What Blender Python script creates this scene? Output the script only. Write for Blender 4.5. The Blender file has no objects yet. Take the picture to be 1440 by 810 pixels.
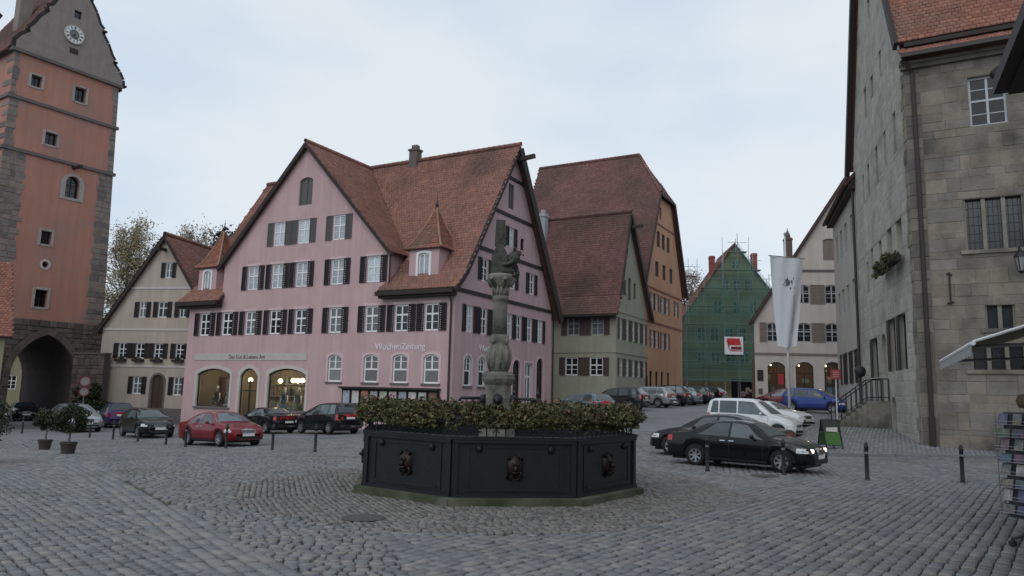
import bpy, bmesh, math, random
import numpy as np
from mathutils import Vector, Matrix
from mathutils.geometry import delaunay_2d_cdt
random.seed(7); np.random.seed(7)
S = bpy.context.scene
COL = S.collection
R = math.radians
PI = math.pi
# ------------------------------------------------------------------ camera, sky, sun, exposure
cam = bpy.data.cameras.new('camera'); camo = bpy.data.objects.new('camera', cam); COL.objects.link(camo)
cam.sensor_width = 36; cam.lens = 36 * 1030 / 1440; cam.clip_end = 3000; cam.clip_start = 0.05
pt = math.atan(147 / 1030.); rl = 0.025
r0 = Vector((1, 0, 0)); fw = Vector((0, math.cos(pt), math.sin(pt))); u0 = Vector((0, -math.sin(pt), math.cos(pt)))
rr = math.cos(rl) * r0 + math.sin(rl) * u0; uu = -math.sin(rl) * r0 + math.cos(rl) * u0
camo.matrix_world = Matrix(((rr.x, uu.x, -fw.x, 0), (rr.y, uu.y, -fw.y, 0), (rr.z, uu.z, -fw.z, 1.75), (0, 0, 0, 1)))
S.camera = camo
SUN_EL, SUN_AZ = R(38), R(205)          # overcast light, brighter part of the sky behind the camera
W = bpy.data.worlds.new('World'); S.world = W; W.use_nodes = True
nt = W.node_tree; N = nt.nodes; L = nt.links; N.clear()
out = N.new('ShaderNodeOutputWorld'); sky = N.new('ShaderNodeTexSky'); sky.sky_type = 'NISHITA'; sky.sun_disc = False
sky.sun_elevation = SUN_EL; sky.sun_rotation = SUN_AZ
bg1 = N.new('ShaderNodeBackground'); bg1.inputs[1].default_value = 0.09; L.new(sky.outputs[0], bg1.inputs[0])
bg2 = N.new('ShaderNodeBackground'); bg2.inputs[1].default_value = 0.96
tc = N.new('ShaderNodeTexCoord'); mp = N.new('ShaderNodeMapping'); mp.inputs['Scale'].default_value = (1, 1, 2.2)
L.new(tc.outputs['Generated'], mp.inputs[0])
nz = N.new('ShaderNodeTexNoise'); nz.inputs['Scale'].default_value = 1.7; nz.inputs['Detail'].default_value = 5; nz.inputs['Roughness'].default_value = .5
L.new(mp.outputs[0], nz.inputs['Vector'])
rp = N.new('ShaderNodeValToRGB'); rp.color_ramp.elements[0].position = .36; rp.color_ramp.elements[1].position = .62
rp.color_ramp.elements[0].color = (.61, .76, .945, 1); rp.color_ramp.elements[1].color = (.89, .955, 1.0, 1)
L.new(nz.outputs[0], rp.inputs[0]); L.new(rp.outputs[0], bg2.inputs[0])
mx = N.new('ShaderNodeMixShader'); mx.inputs[0].default_value = .86
L.new(bg1.outputs[0], mx.inputs[1]); L.new(bg2.outputs[0], mx.inputs[2]); L.new(mx.outputs[0], out.inputs[0])
sun = bpy.data.lights.new('sun', 'SUN'); sun.energy = .75; sun.angle = R(50); sun.color = (1, .97, .93)
suno = bpy.data.objects.new('sun', sun); COL.objects.link(suno)
sd = Vector((math.sin(SUN_AZ) * math.cos(SUN_EL), math.cos(SUN_AZ) * math.cos(SUN_EL), math.sin(SUN_EL)))
suno.rotation_euler = (-sd).to_track_quat('-Z', 'Y').to_euler()
S.view_settings.view_transform = 'Standard'; S.view_settings.look = 'None'; S.view_settings.exposure = 0; S.view_settings.gamma = 1

# ------------------------------------------------------------------ materials
MATS = {}
def mat(name, col, rough=.85, na=.25, ns=3., bump=.0, bs=20., rnd=None, ra=.3, col2=None, c2s=.4, c2t=(.5, .62), metal=0., coat=0., spec=.4, ramp=None, emit=0, streak=0, dirt=None):
    if name in MATS: return MATS[name]
    m = bpy.data.materials.new(name); m.use_nodes = True; MATS[name] = m
    t = m.node_tree; n = t.nodes; l = t.links; b = n['Principled BSDF']
    b.inputs['Roughness'].default_value = rough; b.inputs['Metallic'].default_value = metal
    b.inputs['Specular IOR Level'].default_value = spec; b.inputs['Coat Weight'].default_value = coat; b.inputs['Coat Roughness'].default_value = .05
    co = n.new('ShaderNodeTexCoord').outputs['Object']
    def noise(scale, det=4, vec=co):
        x = n.new('ShaderNodeTexNoise'); x.inputs['Scale'].default_value = scale; x.inputs['Detail'].default_value = det; l.new(vec, x.inputs['Vector']); return x.outputs[0]
    def mth(op, a, c, d=None):
        x = n.new('ShaderNodeMath'); x.operation = op
        for i, v in enumerate((a, c, d)):
            if v is None: continue
            if isinstance(v, (int, float)): x.inputs[i].default_value = v
            else: l.new(v, x.inputs[i])
        return x.outputs[0]
    base = n.new('ShaderNodeRGB'); base.outputs[0].default_value = (*col, 1); c = base.outputs[0]
    rv = None
    if rnd:
        ge = n.new('ShaderNodeNewGeometry').outputs['Random Per Island']; ob = n.new('ShaderNodeObjectInfo').outputs['Random']
        rv = mth('FRACT', mth('ADD', ge, ob), 0.)
        if ramp:
            cr = n.new('ShaderNodeValToRGB'); e = cr.color_ramp.elements
            while len(e) < len(ramp): e.new(.5)
            for i, k in enumerate(ramp): e[i].position = i / (len(ramp) - 1); e[i].color = (*k, 1)
            l.new(rv, cr.inputs[0]); c = cr.outputs[0]
    if col2:
        cr = n.new('ShaderNodeMapRange'); cr.inputs[1].default_value, cr.inputs[2].default_value = c2t
        l.new(noise(c2s, 5), cr.inputs[0])
        x = n.new('ShaderNodeMix'); x.data_type = 'RGBA'; l.new(cr.outputs[0], x.inputs[0]); l.new(c, x.inputs[6]); x.inputs[7].default_value = (*col2, 1); c = x.outputs[2]
    f = mth('MULTIPLY_ADD', noise(ns), 2 * na, 1 - na)
    if streak:
        mpn = n.new('ShaderNodeMapping'); mpn.inputs['Scale'].default_value = (2.2, 2.2, .16); l.new(co, mpn.inputs[0])
        f = mth('MULTIPLY', f, mth('MULTIPLY_ADD', noise(1.3, 5, mpn.outputs[0]), 2 * streak, 1 - streak))
    if rv is not None: f = mth('MULTIPLY', f, mth('MULTIPLY_ADD', rv, ra, 1 - ra / 2))
    sc = n.new('ShaderNodeVectorMath'); sc.operation = 'SCALE'; l.new(c, sc.inputs[0]); l.new(f, sc.inputs['Scale'])
    l.new(sc.outputs[0], b.inputs['Base Color'])
    if bump:
        bp = n.new('ShaderNodeBump'); bp.inputs['Strength'].default_value = min(1, bump); bp.inputs['Distance'].default_value = .03
        l.new(noise(bs, 6), bp.inputs['Height']); l.new(bp.outputs[0], b.inputs['Normal'])
    if emit:
        b.inputs['Emission Color'].default_value = (*col, 1); b.inputs['Emission Strength'].default_value = emit
    return m
def glassmat(name, col=(.012, .015, .018), rough=.06, na=.3):
    return mat(name, col, rough, na, 1.5, spec=.6, rnd=1, ra=1.1)
def clear_glass(name, tint=(.9, .95, .93), refl=.1):
    if name in MATS: return MATS[name]
    m = bpy.data.materials.new(name); m.use_nodes = True; MATS[name] = m; t = m.node_tree; n = t.nodes; l = t.links; n.clear()
    o = n.new('ShaderNodeOutputMaterial'); tr = n.new('ShaderNodeBsdfTransparent'); tr.inputs[0].default_value = (*tint, 1)
    g = n.new('ShaderNodeBsdfGlossy'); g.inputs['Roughness'].default_value = .02; x = n.new('ShaderNodeMixShader')
    fr = n.new('ShaderNodeLayerWeight'); fr.inputs[0].default_value = .25; ma = n.new('ShaderNodeMath'); ma.operation = 'MULTIPLY_ADD'; ma.inputs[1].default_value = .35; ma.inputs[2].default_value = refl * .6; l.new(fr.outputs['Facing'], ma.inputs[0])
    l.new(ma.outputs[0], x.inputs[0]); l.new(tr.outputs[0], x.inputs[1]); l.new(g.outputs[0], x.inputs[2]); l.new(x.outputs[0], o.inputs[0]); return m

plaster = dict(rough=.95, na=.15, ns=.7, bump=.3, bs=28, streak=.19, spec=.15)
M_PINK = mat('pink_plaster', (.50, .35, .355), **plaster)
M_TAN = mat('tan_plaster', (.42, .355, .30), **plaster)
M_RED = mat('red_plaster', (.41, .205, .158), col2=(.34, .20, .165), c2s=.35, **plaster)
M_GREEN = mat('green_plaster', (.325, .325, .25), **plaster)
M_ORANGE = mat('orange_plaster', (.50, .295, .19), **plaster)
M_BEIGE = mat('beige_plaster', (.52, .46, .42), **plaster)
M_GREY = mat('grey_plaster', (.40, .37, .33), **plaster)
M_YELLOW = mat('yellow_plaster', (.30, .275, .17), **plaster)
M_OLIVE = mat('olive_plaster', (.24, .21, .13), **plaster)
M_SURR = mat('window_surround_plaster', (.52, .47, .44), rough=.9, na=.12, ns=2)
M_SURRP = mat('pale_pink_plaster', (.60, .44, .45), rough=.9, na=.12, ns=2)
M_BAND = mat('band_plaster', (.45, .43, .40), rough=.9, na=.12, ns=2)
M_FRAME = mat('window_frame_stone', (.33, .30, .28), rough=.9, na=.25, ns=3, bump=.4, rnd=1, ra=.25)
M_GABLE = mat('grey_gable_plaster', (.25, .215, .195), rough=.95, na=.25, ns=1.5, bump=.3, streak=.15, spec=.1)
M_MORT = mat('mortar', (.24, .215, .18), rough=.95, na=.25, ns=2, bump=.5, bs=15, spec=.1)
M_DMORT = mat('dark_mortar', (.10, .085, .08), rough=.95, na=.25, ns=2, bump=.5, bs=15, spec=.1)
M_STONE = mat('sandstone_block', (.3, .26, .2), rough=.92, na=.22, ns=3.5, bump=.7, bs=9, rnd=1, ra=.14, spec=.15, streak=.1,
              col2=(.09, .083, .074), c2s=.8, c2t=(.44, .74), ramp=[(0.238, 0.211, 0.174), (0.201, 0.185, 0.158), (0.269, 0.238, 0.190), (0.216, 0.185, 0.148), (0.243, 0.222, 0.190), (0.185, 0.172, 0.157)])
M_CORNER = mat('dark_corner_stone', (.15, .14, .125), rough=.92, na=.25, ns=3, bump=.7, bs=9, rnd=1, ra=.35, spec=.15, streak=.1, ramp=[(.17, .158, .14), (.135, .128, .118), (.195, .178, .15), (.15, .14, .13)])
M_RUBBLE = mat('rubble_stone', (.3, .28, .24), rough=.95, na=.25, ns=2.5, bump=.8, bs=7, rnd=1, ra=.14, spec=.12, streak=.15,
               col2=(.31, .30, .265), c2s=.5, ramp=[(.385, .365, .32), (.36, .345, .305), (.40, .38, .335), (.37, .35, .305)])
M_QUOIN = mat('tower_stone', (.15, .13, .12), rough=.95, na=.3, ns=2.5, bump=.8, bs=8, rnd=1, ra=.35, spec=.12,
              ramp=[(0.189, 0.169, 0.162), (0.257, 0.223, 0.196), (0.135, 0.124, 0.124), (0.230, 0.189, 0.162), (0.169, 0.155, 0.149)])
M_BASE = mat('dark_tower_stone', (.1, .08, .07), rough=.95, na=.3, ns=2.5, bump=.8, bs=8, rnd=1, ra=.35, spec=.12,
             ramp=[(0.128, 0.101, 0.092), (0.176, 0.135, 0.115), (0.095, 0.081, 0.078), (0.149, 0.108, 0.095), (0.115, 0.101, 0.095)])
def tilemat(name, ramp, moss, t=(.5, .68)):
    return mat(name, (.2, .08, .06), rough=.9, na=.22, ns=1.2, bump=.3, bs=25, rnd=1, ra=.26, col2=moss, c2s=.22, c2t=t, spec=.2, ramp=ramp, streak=.1)
M_TILE = tilemat('red_roof_tile', [(0.297, 0.146, 0.112), (0.246, 0.127, 0.102), (0.328, 0.162, 0.121), (0.221, 0.119, 0.099), (0.277, 0.137, 0.105)], (.16, .095, .078))
M_TILED = tilemat('dark_roof_tile', [(0.217, 0.111, 0.097), (0.183, 0.101, 0.091), (0.243, 0.124, 0.106), (0.164, 0.095, 0.089), (0.204, 0.105, 0.095)], (.125, .085, .072), (.42, .62))
M_TILEB = tilemat('orange_roof_tile', [(0.303, 0.134, 0.090), (0.251, 0.115, 0.085), (0.334, 0.149, 0.101), (0.219, 0.107, 0.083)], (.17, .12, .09), (.52, .72))
M_DECK = mat('roof_deck', (.10, .05, .042), rough=.9)
M_DWOOD = mat('dark_timber', (.028, .02, .018), rough=.7, na=.3, ns=8, bump=.2)
M_SHUT = mat('dark_shutter_paint', (.022, .017, .018), rough=.6, na=.2, ns=5)
M_SHUTG = mat('grey_shutter_paint', (.10, .095, .09), rough=.7, na=.2, ns=5)
M_SHUTB = mat('brown_shutter_paint', (.085, .060, .055), rough=.7, na=.2, ns=5)
M_SHUTT = mat('taupe_shutter_paint', (.21, .165, .14), rough=.7, na=.2, ns=5)
M_WHITE = mat('white_window_paint', (.74, .75, .76), rough=.5, na=.06, ns=3)
M_GLASS = glassmat('window_glass')
M_CURT = mat('curtained_glass', (.42, .47, .50), rough=.12, na=.4, ns=3, coat=.5, rnd=1, ra=.55)
M_CURT2 = mat('net_curtained_glass', (.10, .115, .12), rough=.1, na=.5, ns=4, coat=.5, rnd=1, ra=1.1)
M_BLIND = mat('glass_with_blind', (.13, .13, .12), rough=.1, na=.4, ns=3, coat=.6, rnd=1, ra=.8)
M_LEAD = glassmat('leaded_glass', (.02, .024, .028), .2)
M_SILL = mat('stone_sill', (.13, .115, .11), rough=.9)
M_IRON = mat('black_iron', (.02, .02, .023), rough=.55, na=.3, ns=6, spec=.4)
M_CAST = mat('cast_iron_basin_paint', (.011, .0125, .0145), rough=.5, na=.4, ns=4, bump=.15, bs=30, spec=.35)
M_BRONZE = mat('dark_bronze', (.026, .018, .014), rough=.45, na=.4, ns=12, metal=.4)
M_METAL = mat('grey_metal', (.30, .31, .33), rough=.4, na=.1, metal=.7)
M_PIPE = mat('dark_copper_pipe', (.035, .025, .024), rough=.5, na=.2)
M_COL = mat('weathered_column_stone', (.225, .215, .185), rough=.95, na=.35, ns=4, bump=.6, bs=18, spec=.15, col2=(.085, .09, .075), c2s=1.6, c2t=(.45, .62))
M_STAT = mat('mossy_statue_stone', (.085, .085, .074), rough=.95, na=.4, ns=6, bump=.8, bs=18, spec=.15, col2=(.05, .056, .046), c2s=4)
M_MOSS = mat('mossy_kerb_stone', (.12, .115, .09), rough=.95, na=.3, ns=3, bump=.6, bs=14, col2=(.045, .058, .026), c2s=1.2, c2t=(.40, .60))
M_WATER = mat('dark_water', (.008, .011, .013), rough=.05, na=.1, spec=.5, bump=.08, bs=6)
sett_ramp = [(.203, .209, .22), (.158, .163, .174), (.233, .237, .243), (.177, .18, .19), (.215, .21, .208), (.135, .138, .145), (.19, .19, .192), (.225, .214, .20), (.165, .155, .145)]
M_SETT = mat('granite_sett', (.2, .2, .21), rough=.7, na=.25, ns=14, bump=.6, bs=45, rnd=1, ra=.3, ramp=sett_ramp, spec=.42, col2=(.115, .12, .10), c2s=.55, c2t=(.54, .80))
M_SETTP = mat('brown_grey_sett', (.18, .17, .16), rough=.78, na=.22, ns=14, bump=.5, bs=45, rnd=1, ra=.35, spec=.35, ramp=[(.20, .185, .168), (.14, .132, .125), (.235, .215, .19), (.165, .16, .158), (.19, .17, .15)])
M_JOINT = mat('joint_soil', (.058, .057, .055), rough=.95, na=.3, ns=3, bump=.5, bs=30, col2=(.07, .078, .05), c2s=.5)
M_STEP = mat('step_stone', (.22, .205, .175), rough=.95, na=.35, ns=3, bump=.9, bs=6, col2=(.10, .10, .075), c2s=1.1, c2t=(.42, .62))
M_KERB = mat('kerb_granite', (.17, .172, .18), rough=.85, na=.2, ns=8, bump=.4, bs=30, rnd=1, ra=.3)
M_LEAFD = mat('dark_leaf', (.03, .045, .02), rough=.6, na=.3, rnd=1, ra=.6, ramp=[(.022, .036, .016), (.04, .055, .022), (.016, .026, .014), (.05, .06, .025)])
M_FLOW = mat('flower_box_leaf', (.05, .06, .03), rough=.6, na=.3, rnd=1, ra=.6, ramp=[(0.063, 0.077, 0.030), (0.108, 0.113, 0.041), (0.041, 0.052, 0.022), (0.139, 0.136, 0.047), (0.089, 0.075, 0.036), (0.073, 0.090, 0.036), (0.063, 0.046, 0.026), (0.127, 0.100, 0.042)])
M_AUT = mat('autumn_birch_leaf', (.2, .2, .12), rough=.7, na=.2, rnd=1, ra=.4, ramp=[(0.300, 0.280, 0.179), (0.348, 0.302, 0.189), (0.240, 0.235, 0.147), (0.372, 0.314, 0.200), (0.300, 0.224, 0.137)])
M_AUT2 = mat('autumn_brown_leaf', (.2, .14, .09), rough=.7, na=.2, rnd=1, ra=.4, ramp=[(.27, .22, .17), (.31, .24, .19), (.22, .19, .15), (.24, .22, .17)])
M_PINE = mat('dark_pine_needle', (.03, .045, .04), rough=.7, na=.3, rnd=1, ra=.6, ramp=[(.022, .034, .03), (.04, .055, .048), (.03, .04, .04)])
M_BARK = mat('bark', (.12, .11, .10), rough=.9, na=.3, ns=5, bump=.5)
M_POT = mat('terracotta_dark_pot', (.05, .036, .032), rough=.8)
M_TYRE = mat('tyre_rubber', (.012, .012, .013), rough=.8)
M_RIM = mat('alloy_rim', (.42, .43, .45), rough=.35, metal=.8)
M_CGLASS = glassmat('car_glass', (.075, .09, .098), .03, .55)
M_TRIM = mat('black_plastic_trim', (.014, .014, .015), rough=.6)
M_LAMP = mat('headlamp_glass', (.6, .62, .65), rough=.12, na=.1, coat=.6)
M_LAMPON = mat('lit_headlamp', (1, .86, .6), emit=5)
M_TAIL = mat('tail_lamp_red', (.42, .015, .02), rough=.15, na=.1, coat=.6)
M_PLATE = mat('number_plate', (.7, .7, .68), rough=.4)
M_CHROME = mat('chrome_trim', (.6, .61, .62), rough=.2, metal=.9)
M_BULB = mat('warm_shop_lamp', (1, .72, .38), emit=9)
def paint(name, c, metal=.25): return mat('car_paint_' + name, c, rough=.22, na=.03, ns=1, metal=metal, coat=.35, spec=.25)

# ------------------------------------------------------------------ helpers
class MB:
    def __init__(s, M=None): s.v = []; s.f = []; s.M = M; s.a = []
    def add(s, vs, fs):
        o = len(s.v); s.a.append((o, len(s.f)))
        s.v += [tuple(s.M @ Vector(p)) for p in vs] if s.M else [tuple(p) for p in vs]
        s.f += [tuple(o + i for i in f) for f in fs]; return s
    def box(s, x0, y0, z0, x1, y1, z1):
        return s.add([(x0, y0, z0), (x1, y0, z0), (x1, y1, z0), (x0, y1, z0), (x0, y0, z1), (x1, y0, z1), (x1, y1, z1), (x0, y1, z1)],
                     [(0, 3, 2, 1), (4, 5, 6, 7), (0, 1, 5, 4), (1, 2, 6, 5), (2, 3, 7, 6), (3, 0, 4, 7)])
    def block(s, x0, z0, x1, z1, d, b=.02, y=0.):   # stone block proud of the wall plane by d, bevelled face
        b = min(b, (x1 - x0) * .2, (z1 - z0) * .2)
        return s.add([(x0, y, z0), (x1, y, z0), (x1, y, z1), (x0, y, z1), (x0 + b, y - d, z0 + b), (x1 - b, y - d, z0 + b), (x1 - b, y - d, z1 - b), (x0 + b, y - d, z1 - b)],
                     [(4, 5, 6, 7), (0, 1, 5, 4), (1, 2, 6, 5), (2, 3, 7, 6), (3, 0, 4, 7)])
    def beam(s, p, q, w, h, up=(0, 0, 1)):
        p = Vector(p); q = Vector(q); d = (q - p).normalized(); a = d.cross(Vector(up))
        if a.length < 1e-4: a = d.cross(Vector((1, 0, 0)))
        a.normalize(); b = a.cross(d); a = a * w / 2; b = b * h / 2
        return s.add([p - a - b, p + a - b, p + a + b, p - a + b, q - a - b, q + a - b, q + a + b, q - a + b],
                     [(0, 1, 2, 3), (7, 6, 5, 4), (0, 4, 5, 1), (1, 5, 6, 2), (2, 6, 7, 3), (3, 7, 4, 0)])
    def tube(s, pts, r, n=8, cap=True):
        pts = [Vector(p) for p in pts]; rs = r if isinstance(r, (list, tuple)) else [r] * len(pts); vs = []; fs = []
        for i, p in enumerate(pts):
            d = (pts[min(i + 1, len(pts) - 1)] - pts[max(i - 1, 0)]).normalized()
            a = d.cross(Vector((0, 0, 1)) if abs(d.z) < .95 else Vector((1, 0, 0))).normalized(); b = a.cross(d)
            for k in range(n): vs.append(p + (a * math.cos(2 * PI * k / n) + b * math.sin(2 * PI * k / n)) * rs[i])
        for i in range(len(pts) - 1):
            for k in range(n): fs.append((i * n + k, i * n + (k + 1) % n, (i + 1) * n + (k + 1) % n, (i + 1) * n + k))
        if cap: fs.append(tuple(range(n))[::-1]); fs.append(tuple((len(pts) - 1) * n + k for k in range(n)))
        return s.add(vs, fs)
    def lathe(s, prof, n=16, c=(0, 0), ph=0.):
        vs = []; fs = []; m = len(prof)
        for (r, z) in prof:
            for k in range(n): a = 2 * PI * k / n + ph; vs.append((c[0] + r * math.cos(a), c[1] + r * math.sin(a), z))
        for i in range(m - 1):
            for k in range(n): fs.append((i * n + k, i * n + (k + 1) % n, (i + 1) * n + (k + 1) % n, (i + 1) * n + k))
        fs.append(tuple(range(n))[::-1]); fs.append(tuple((m - 1) * n + k for k in range(n)))
        return s.add(vs, fs)
    def ring(s, po, pi, y0, y1):     # closed ring between two outlines (x,z) with thickness in y
        n = len(po); vs = [(x, y0, z) for x, z in po] + [(x, y0, z) for x, z in pi] + [(x, y1, z) for x, z in po] + [(x, y1, z) for x, z in pi]; fs = []
        for k in range(n):
            j = (k + 1) % n
            fs += [(k, j, n + j, n + k), (2 * n + j, 2 * n + k, 3 * n + k, 3 * n + j), (k, 2 * n + k, 2 * n + j, j), (n + k, n + j, 3 * n + j, 3 * n + k)]
        return s.add(vs, fs)
    def plate(s, poly, y0, y1):      # extruded outline (x,z)
        n = len(poly); vs = [(x, y0, z) for x, z in poly] + [(x, y1, z) for x, z in poly]
        return s.add(vs, [tuple(range(n)), tuple(range(2 * n - 1, n - 1, -1))] + [(k, n + k, n + (k + 1) % n, (k + 1) % n) for k in range(n)])
    def mesh(s, name, m, smooth=False):
        me = bpy.data.meshes.new(name); me.from_pydata(s.v, [], s.f); me.materials.append(m)
        if smooth: me.polygons.foreach_set('use_smooth', [True] * len(me.polygons))
        me.update(); return me
    def each(s, name, m, parent):     # every added piece an object of its own
        e = s.a[1:] + [(len(s.v), len(s.f))]
        for (v0, f0), (v1, f1) in zip(s.a, e):
            q = MB(); q.v = s.v[v0:v1]; q.f = [tuple(i - v0 for i in f) for f in s.f[f0:f1]]; q.build(name, m, parent)
    def build(s, name, m, parent=None, loc=(0, 0, 0), rz=0., smooth=False, kind=None):
        return put(name, s.mesh(name, m, smooth), parent, loc, rz, kind)
def put(name, me, parent=None, loc=(0, 0, 0), rz=0., kind=None):
    o = bpy.data.objects.new(name, me); COL.objects.link(o); o.location = loc; o.rotation_euler = (0, 0, rz)
    if parent: o.parent = parent
    if kind: o['kind'] = kind
    return o
def thing(name, label, cat, loc=(0, 0, 0), rz=0., group=None):
    o = put(name, None, None, loc, rz); o.empty_display_size = .2; return tag(o, label, cat, group)
def tag(o, label, cat, group=None):
    o['label'] = label; o['category'] = cat
    if group: o['group'] = group
    return o
def npmesh(name, V, F, m, smooth=False):    # V (n,3), F (k,4)
    V = np.asarray(V).reshape(-1, 3); me = bpy.data.meshes.new(name); nf = len(F); w = F.shape[1]
    me.vertices.add(len(V)); me.vertices.foreach_set('co', np.asarray(V, np.float32).ravel())
    me.loops.add(nf * w); me.loops.foreach_set('vertex_index', np.asarray(F, np.int32).ravel())
    me.polygons.add(nf); me.polygons.foreach_set('loop_start', np.arange(0, nf * w, w, dtype=np.int32)); me.polygons.foreach_set('loop_total', np.full(nf, w, np.int32))
    if smooth: me.polygons.foreach_set('use_smooth', np.ones(nf, bool))
    me.materials.append(m); me.update(calc_edges=True); me.validate(); return me
def inpoly(px, py, poly):
    px = np.asarray(px, float); py = np.asarray(py, float); ins = np.zeros(px.shape, bool); n = len(poly)
    for i in range(n):
        x0, y0 = poly[i]; x1, y1 = poly[(i + 1) % n]
        if y0 == y1: continue
        c = ((y0 > py) != (y1 > py)) & (px < (x1 - x0) * (py - y0) / (y1 - y0) + x0); ins ^= c
    return ins
def sstep(t): t = np.clip(t, 0, 1); return t * t * (3 - 2 * t)
def zg(x, y):      # the lie of the square: falls to the gate on one side, climbs up the street on the other
    x = np.asarray(x, float); y = np.asarray(y, float)
    left = -1.1 * np.tanh(np.maximum(0, -x) * .052 / 1.1) * sstep((y - 12) / 18)
    rc = np.interp(y, [24, 31, 36, 44, 50, 55, 80, 130], [0, .12, .40, .90, 1.05, 1.15, 1.75, 2.2])
    rg = np.interp(y, [22, 24, 30, 37, 44, 50, 55, 80, 130], [0, .06, .52, .80, 1.0, 1.08, 1.15, 1.75, 2.2])
    k = sstep((x - 11) / 3.); w = sstep((x + 10) / 20)
    return left + (rc * (1 - k) + rg * k) * w
def gz(x, y): return float(zg(x, y))
def arc_outline(w, h, rise, x0=0., z0=0., n=8):   # rect with segmental arch top, outline CCW seen from outside (x right, z up)
    p = [(x0, z0), (x0 + w, z0), (x0 + w, z0 + h - rise)]
    if rise > 0:
        rad = (w * w / 4 + rise * rise) / (2 * rise); a = math.asin(min(1, w / 2 / rad)); cz = z0 + h - rad
        if rise >= w / 2: a = PI / 2; rad = w / 2; cz = z0 + h - rad; p[2] = (x0 + w, cz)
        for k in range(1, n): t = a - 2 * a * k / n; p.append((x0 + w / 2 + rad * math.sin(t), cz + rad * math.cos(t)))
        p.append((x0, p[2][1]))
    else: p.append((x0, z0 + h))
    return p
def inset(poly, d):
    n = len(poly); r = []
    for i in range(n):
        a = Vector(poly[i - 1]); b = Vector(poly[i]); c = Vector(poly[(i + 1) % n]); e1 = (b - a).normalized(); e2 = (c - b).normalized()
        n1 = Vector((-e1.y, e1.x)); n2 = Vector((-e2.y, e2.x)); m = n1 + n2
        if m.length < 1e-5: m = n1
        m.normalize(); k = d / max(.3, m.dot(n1)); r.append((b.x + m.x * k, b.y + m.y * k))
    return r
def tess(outer, holes):
    vs = []; es = []
    for lp in [outer] + holes:
        o = len(vs); n = len(lp); vs += [Vector(p) for p in lp]; es += [(o + i, o + (i + 1) % n) for i in range(n)]
    rv, _, rf, _, _, _ = delaunay_2d_cdt(vs, es, [], 0, 1e-5); P = [(p.x, p.y) for p in rv]; F = []
    for f in rf:
        cx = sum(P[i][0] for i in f) / len(f); cy = sum(P[i][1] for i in f) / len(f)
        if inpoly([cx], [cy], outer)[0] and not any(inpoly([cx], [cy], h)[0] for h in holes): F.append(tuple(f))
    return P, F
class Fac:      # a facade plane in its house: x to the right seen from outside, y into the wall, z up
    def __init__(s, root, ox, oy, phi): s.root = root; s.o = (ox, oy); s.phi = phi; s.M = Matrix.Translation((ox, oy, 0)) @ Matrix.Rotation(phi, 4, 'Z')
    def at(s, x, y, z): return tuple(s.M @ Vector((x, y, z)))
    def wall(s, outer, holes, m, name='wall', depth=.16):
        P, F = tess(outer, holes); b = MB(s.M); b.add([(x, 0, z) for x, z in P], F)
        for h in holes:
            n = len(h); b.add([(x, 0, z) for x, z in h] + [(x, depth, z) for x, z in h], [(k, n + k, n + (k + 1) % n, (k + 1) % n) for k in range(n)])
        return b.build(name, m, s.root)
    def mb(s): return MB(s.M)
WC = {}
def winmesh(key, fn):
    if key not in WC: WC[key] = fn()
    return WC[key]
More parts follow.
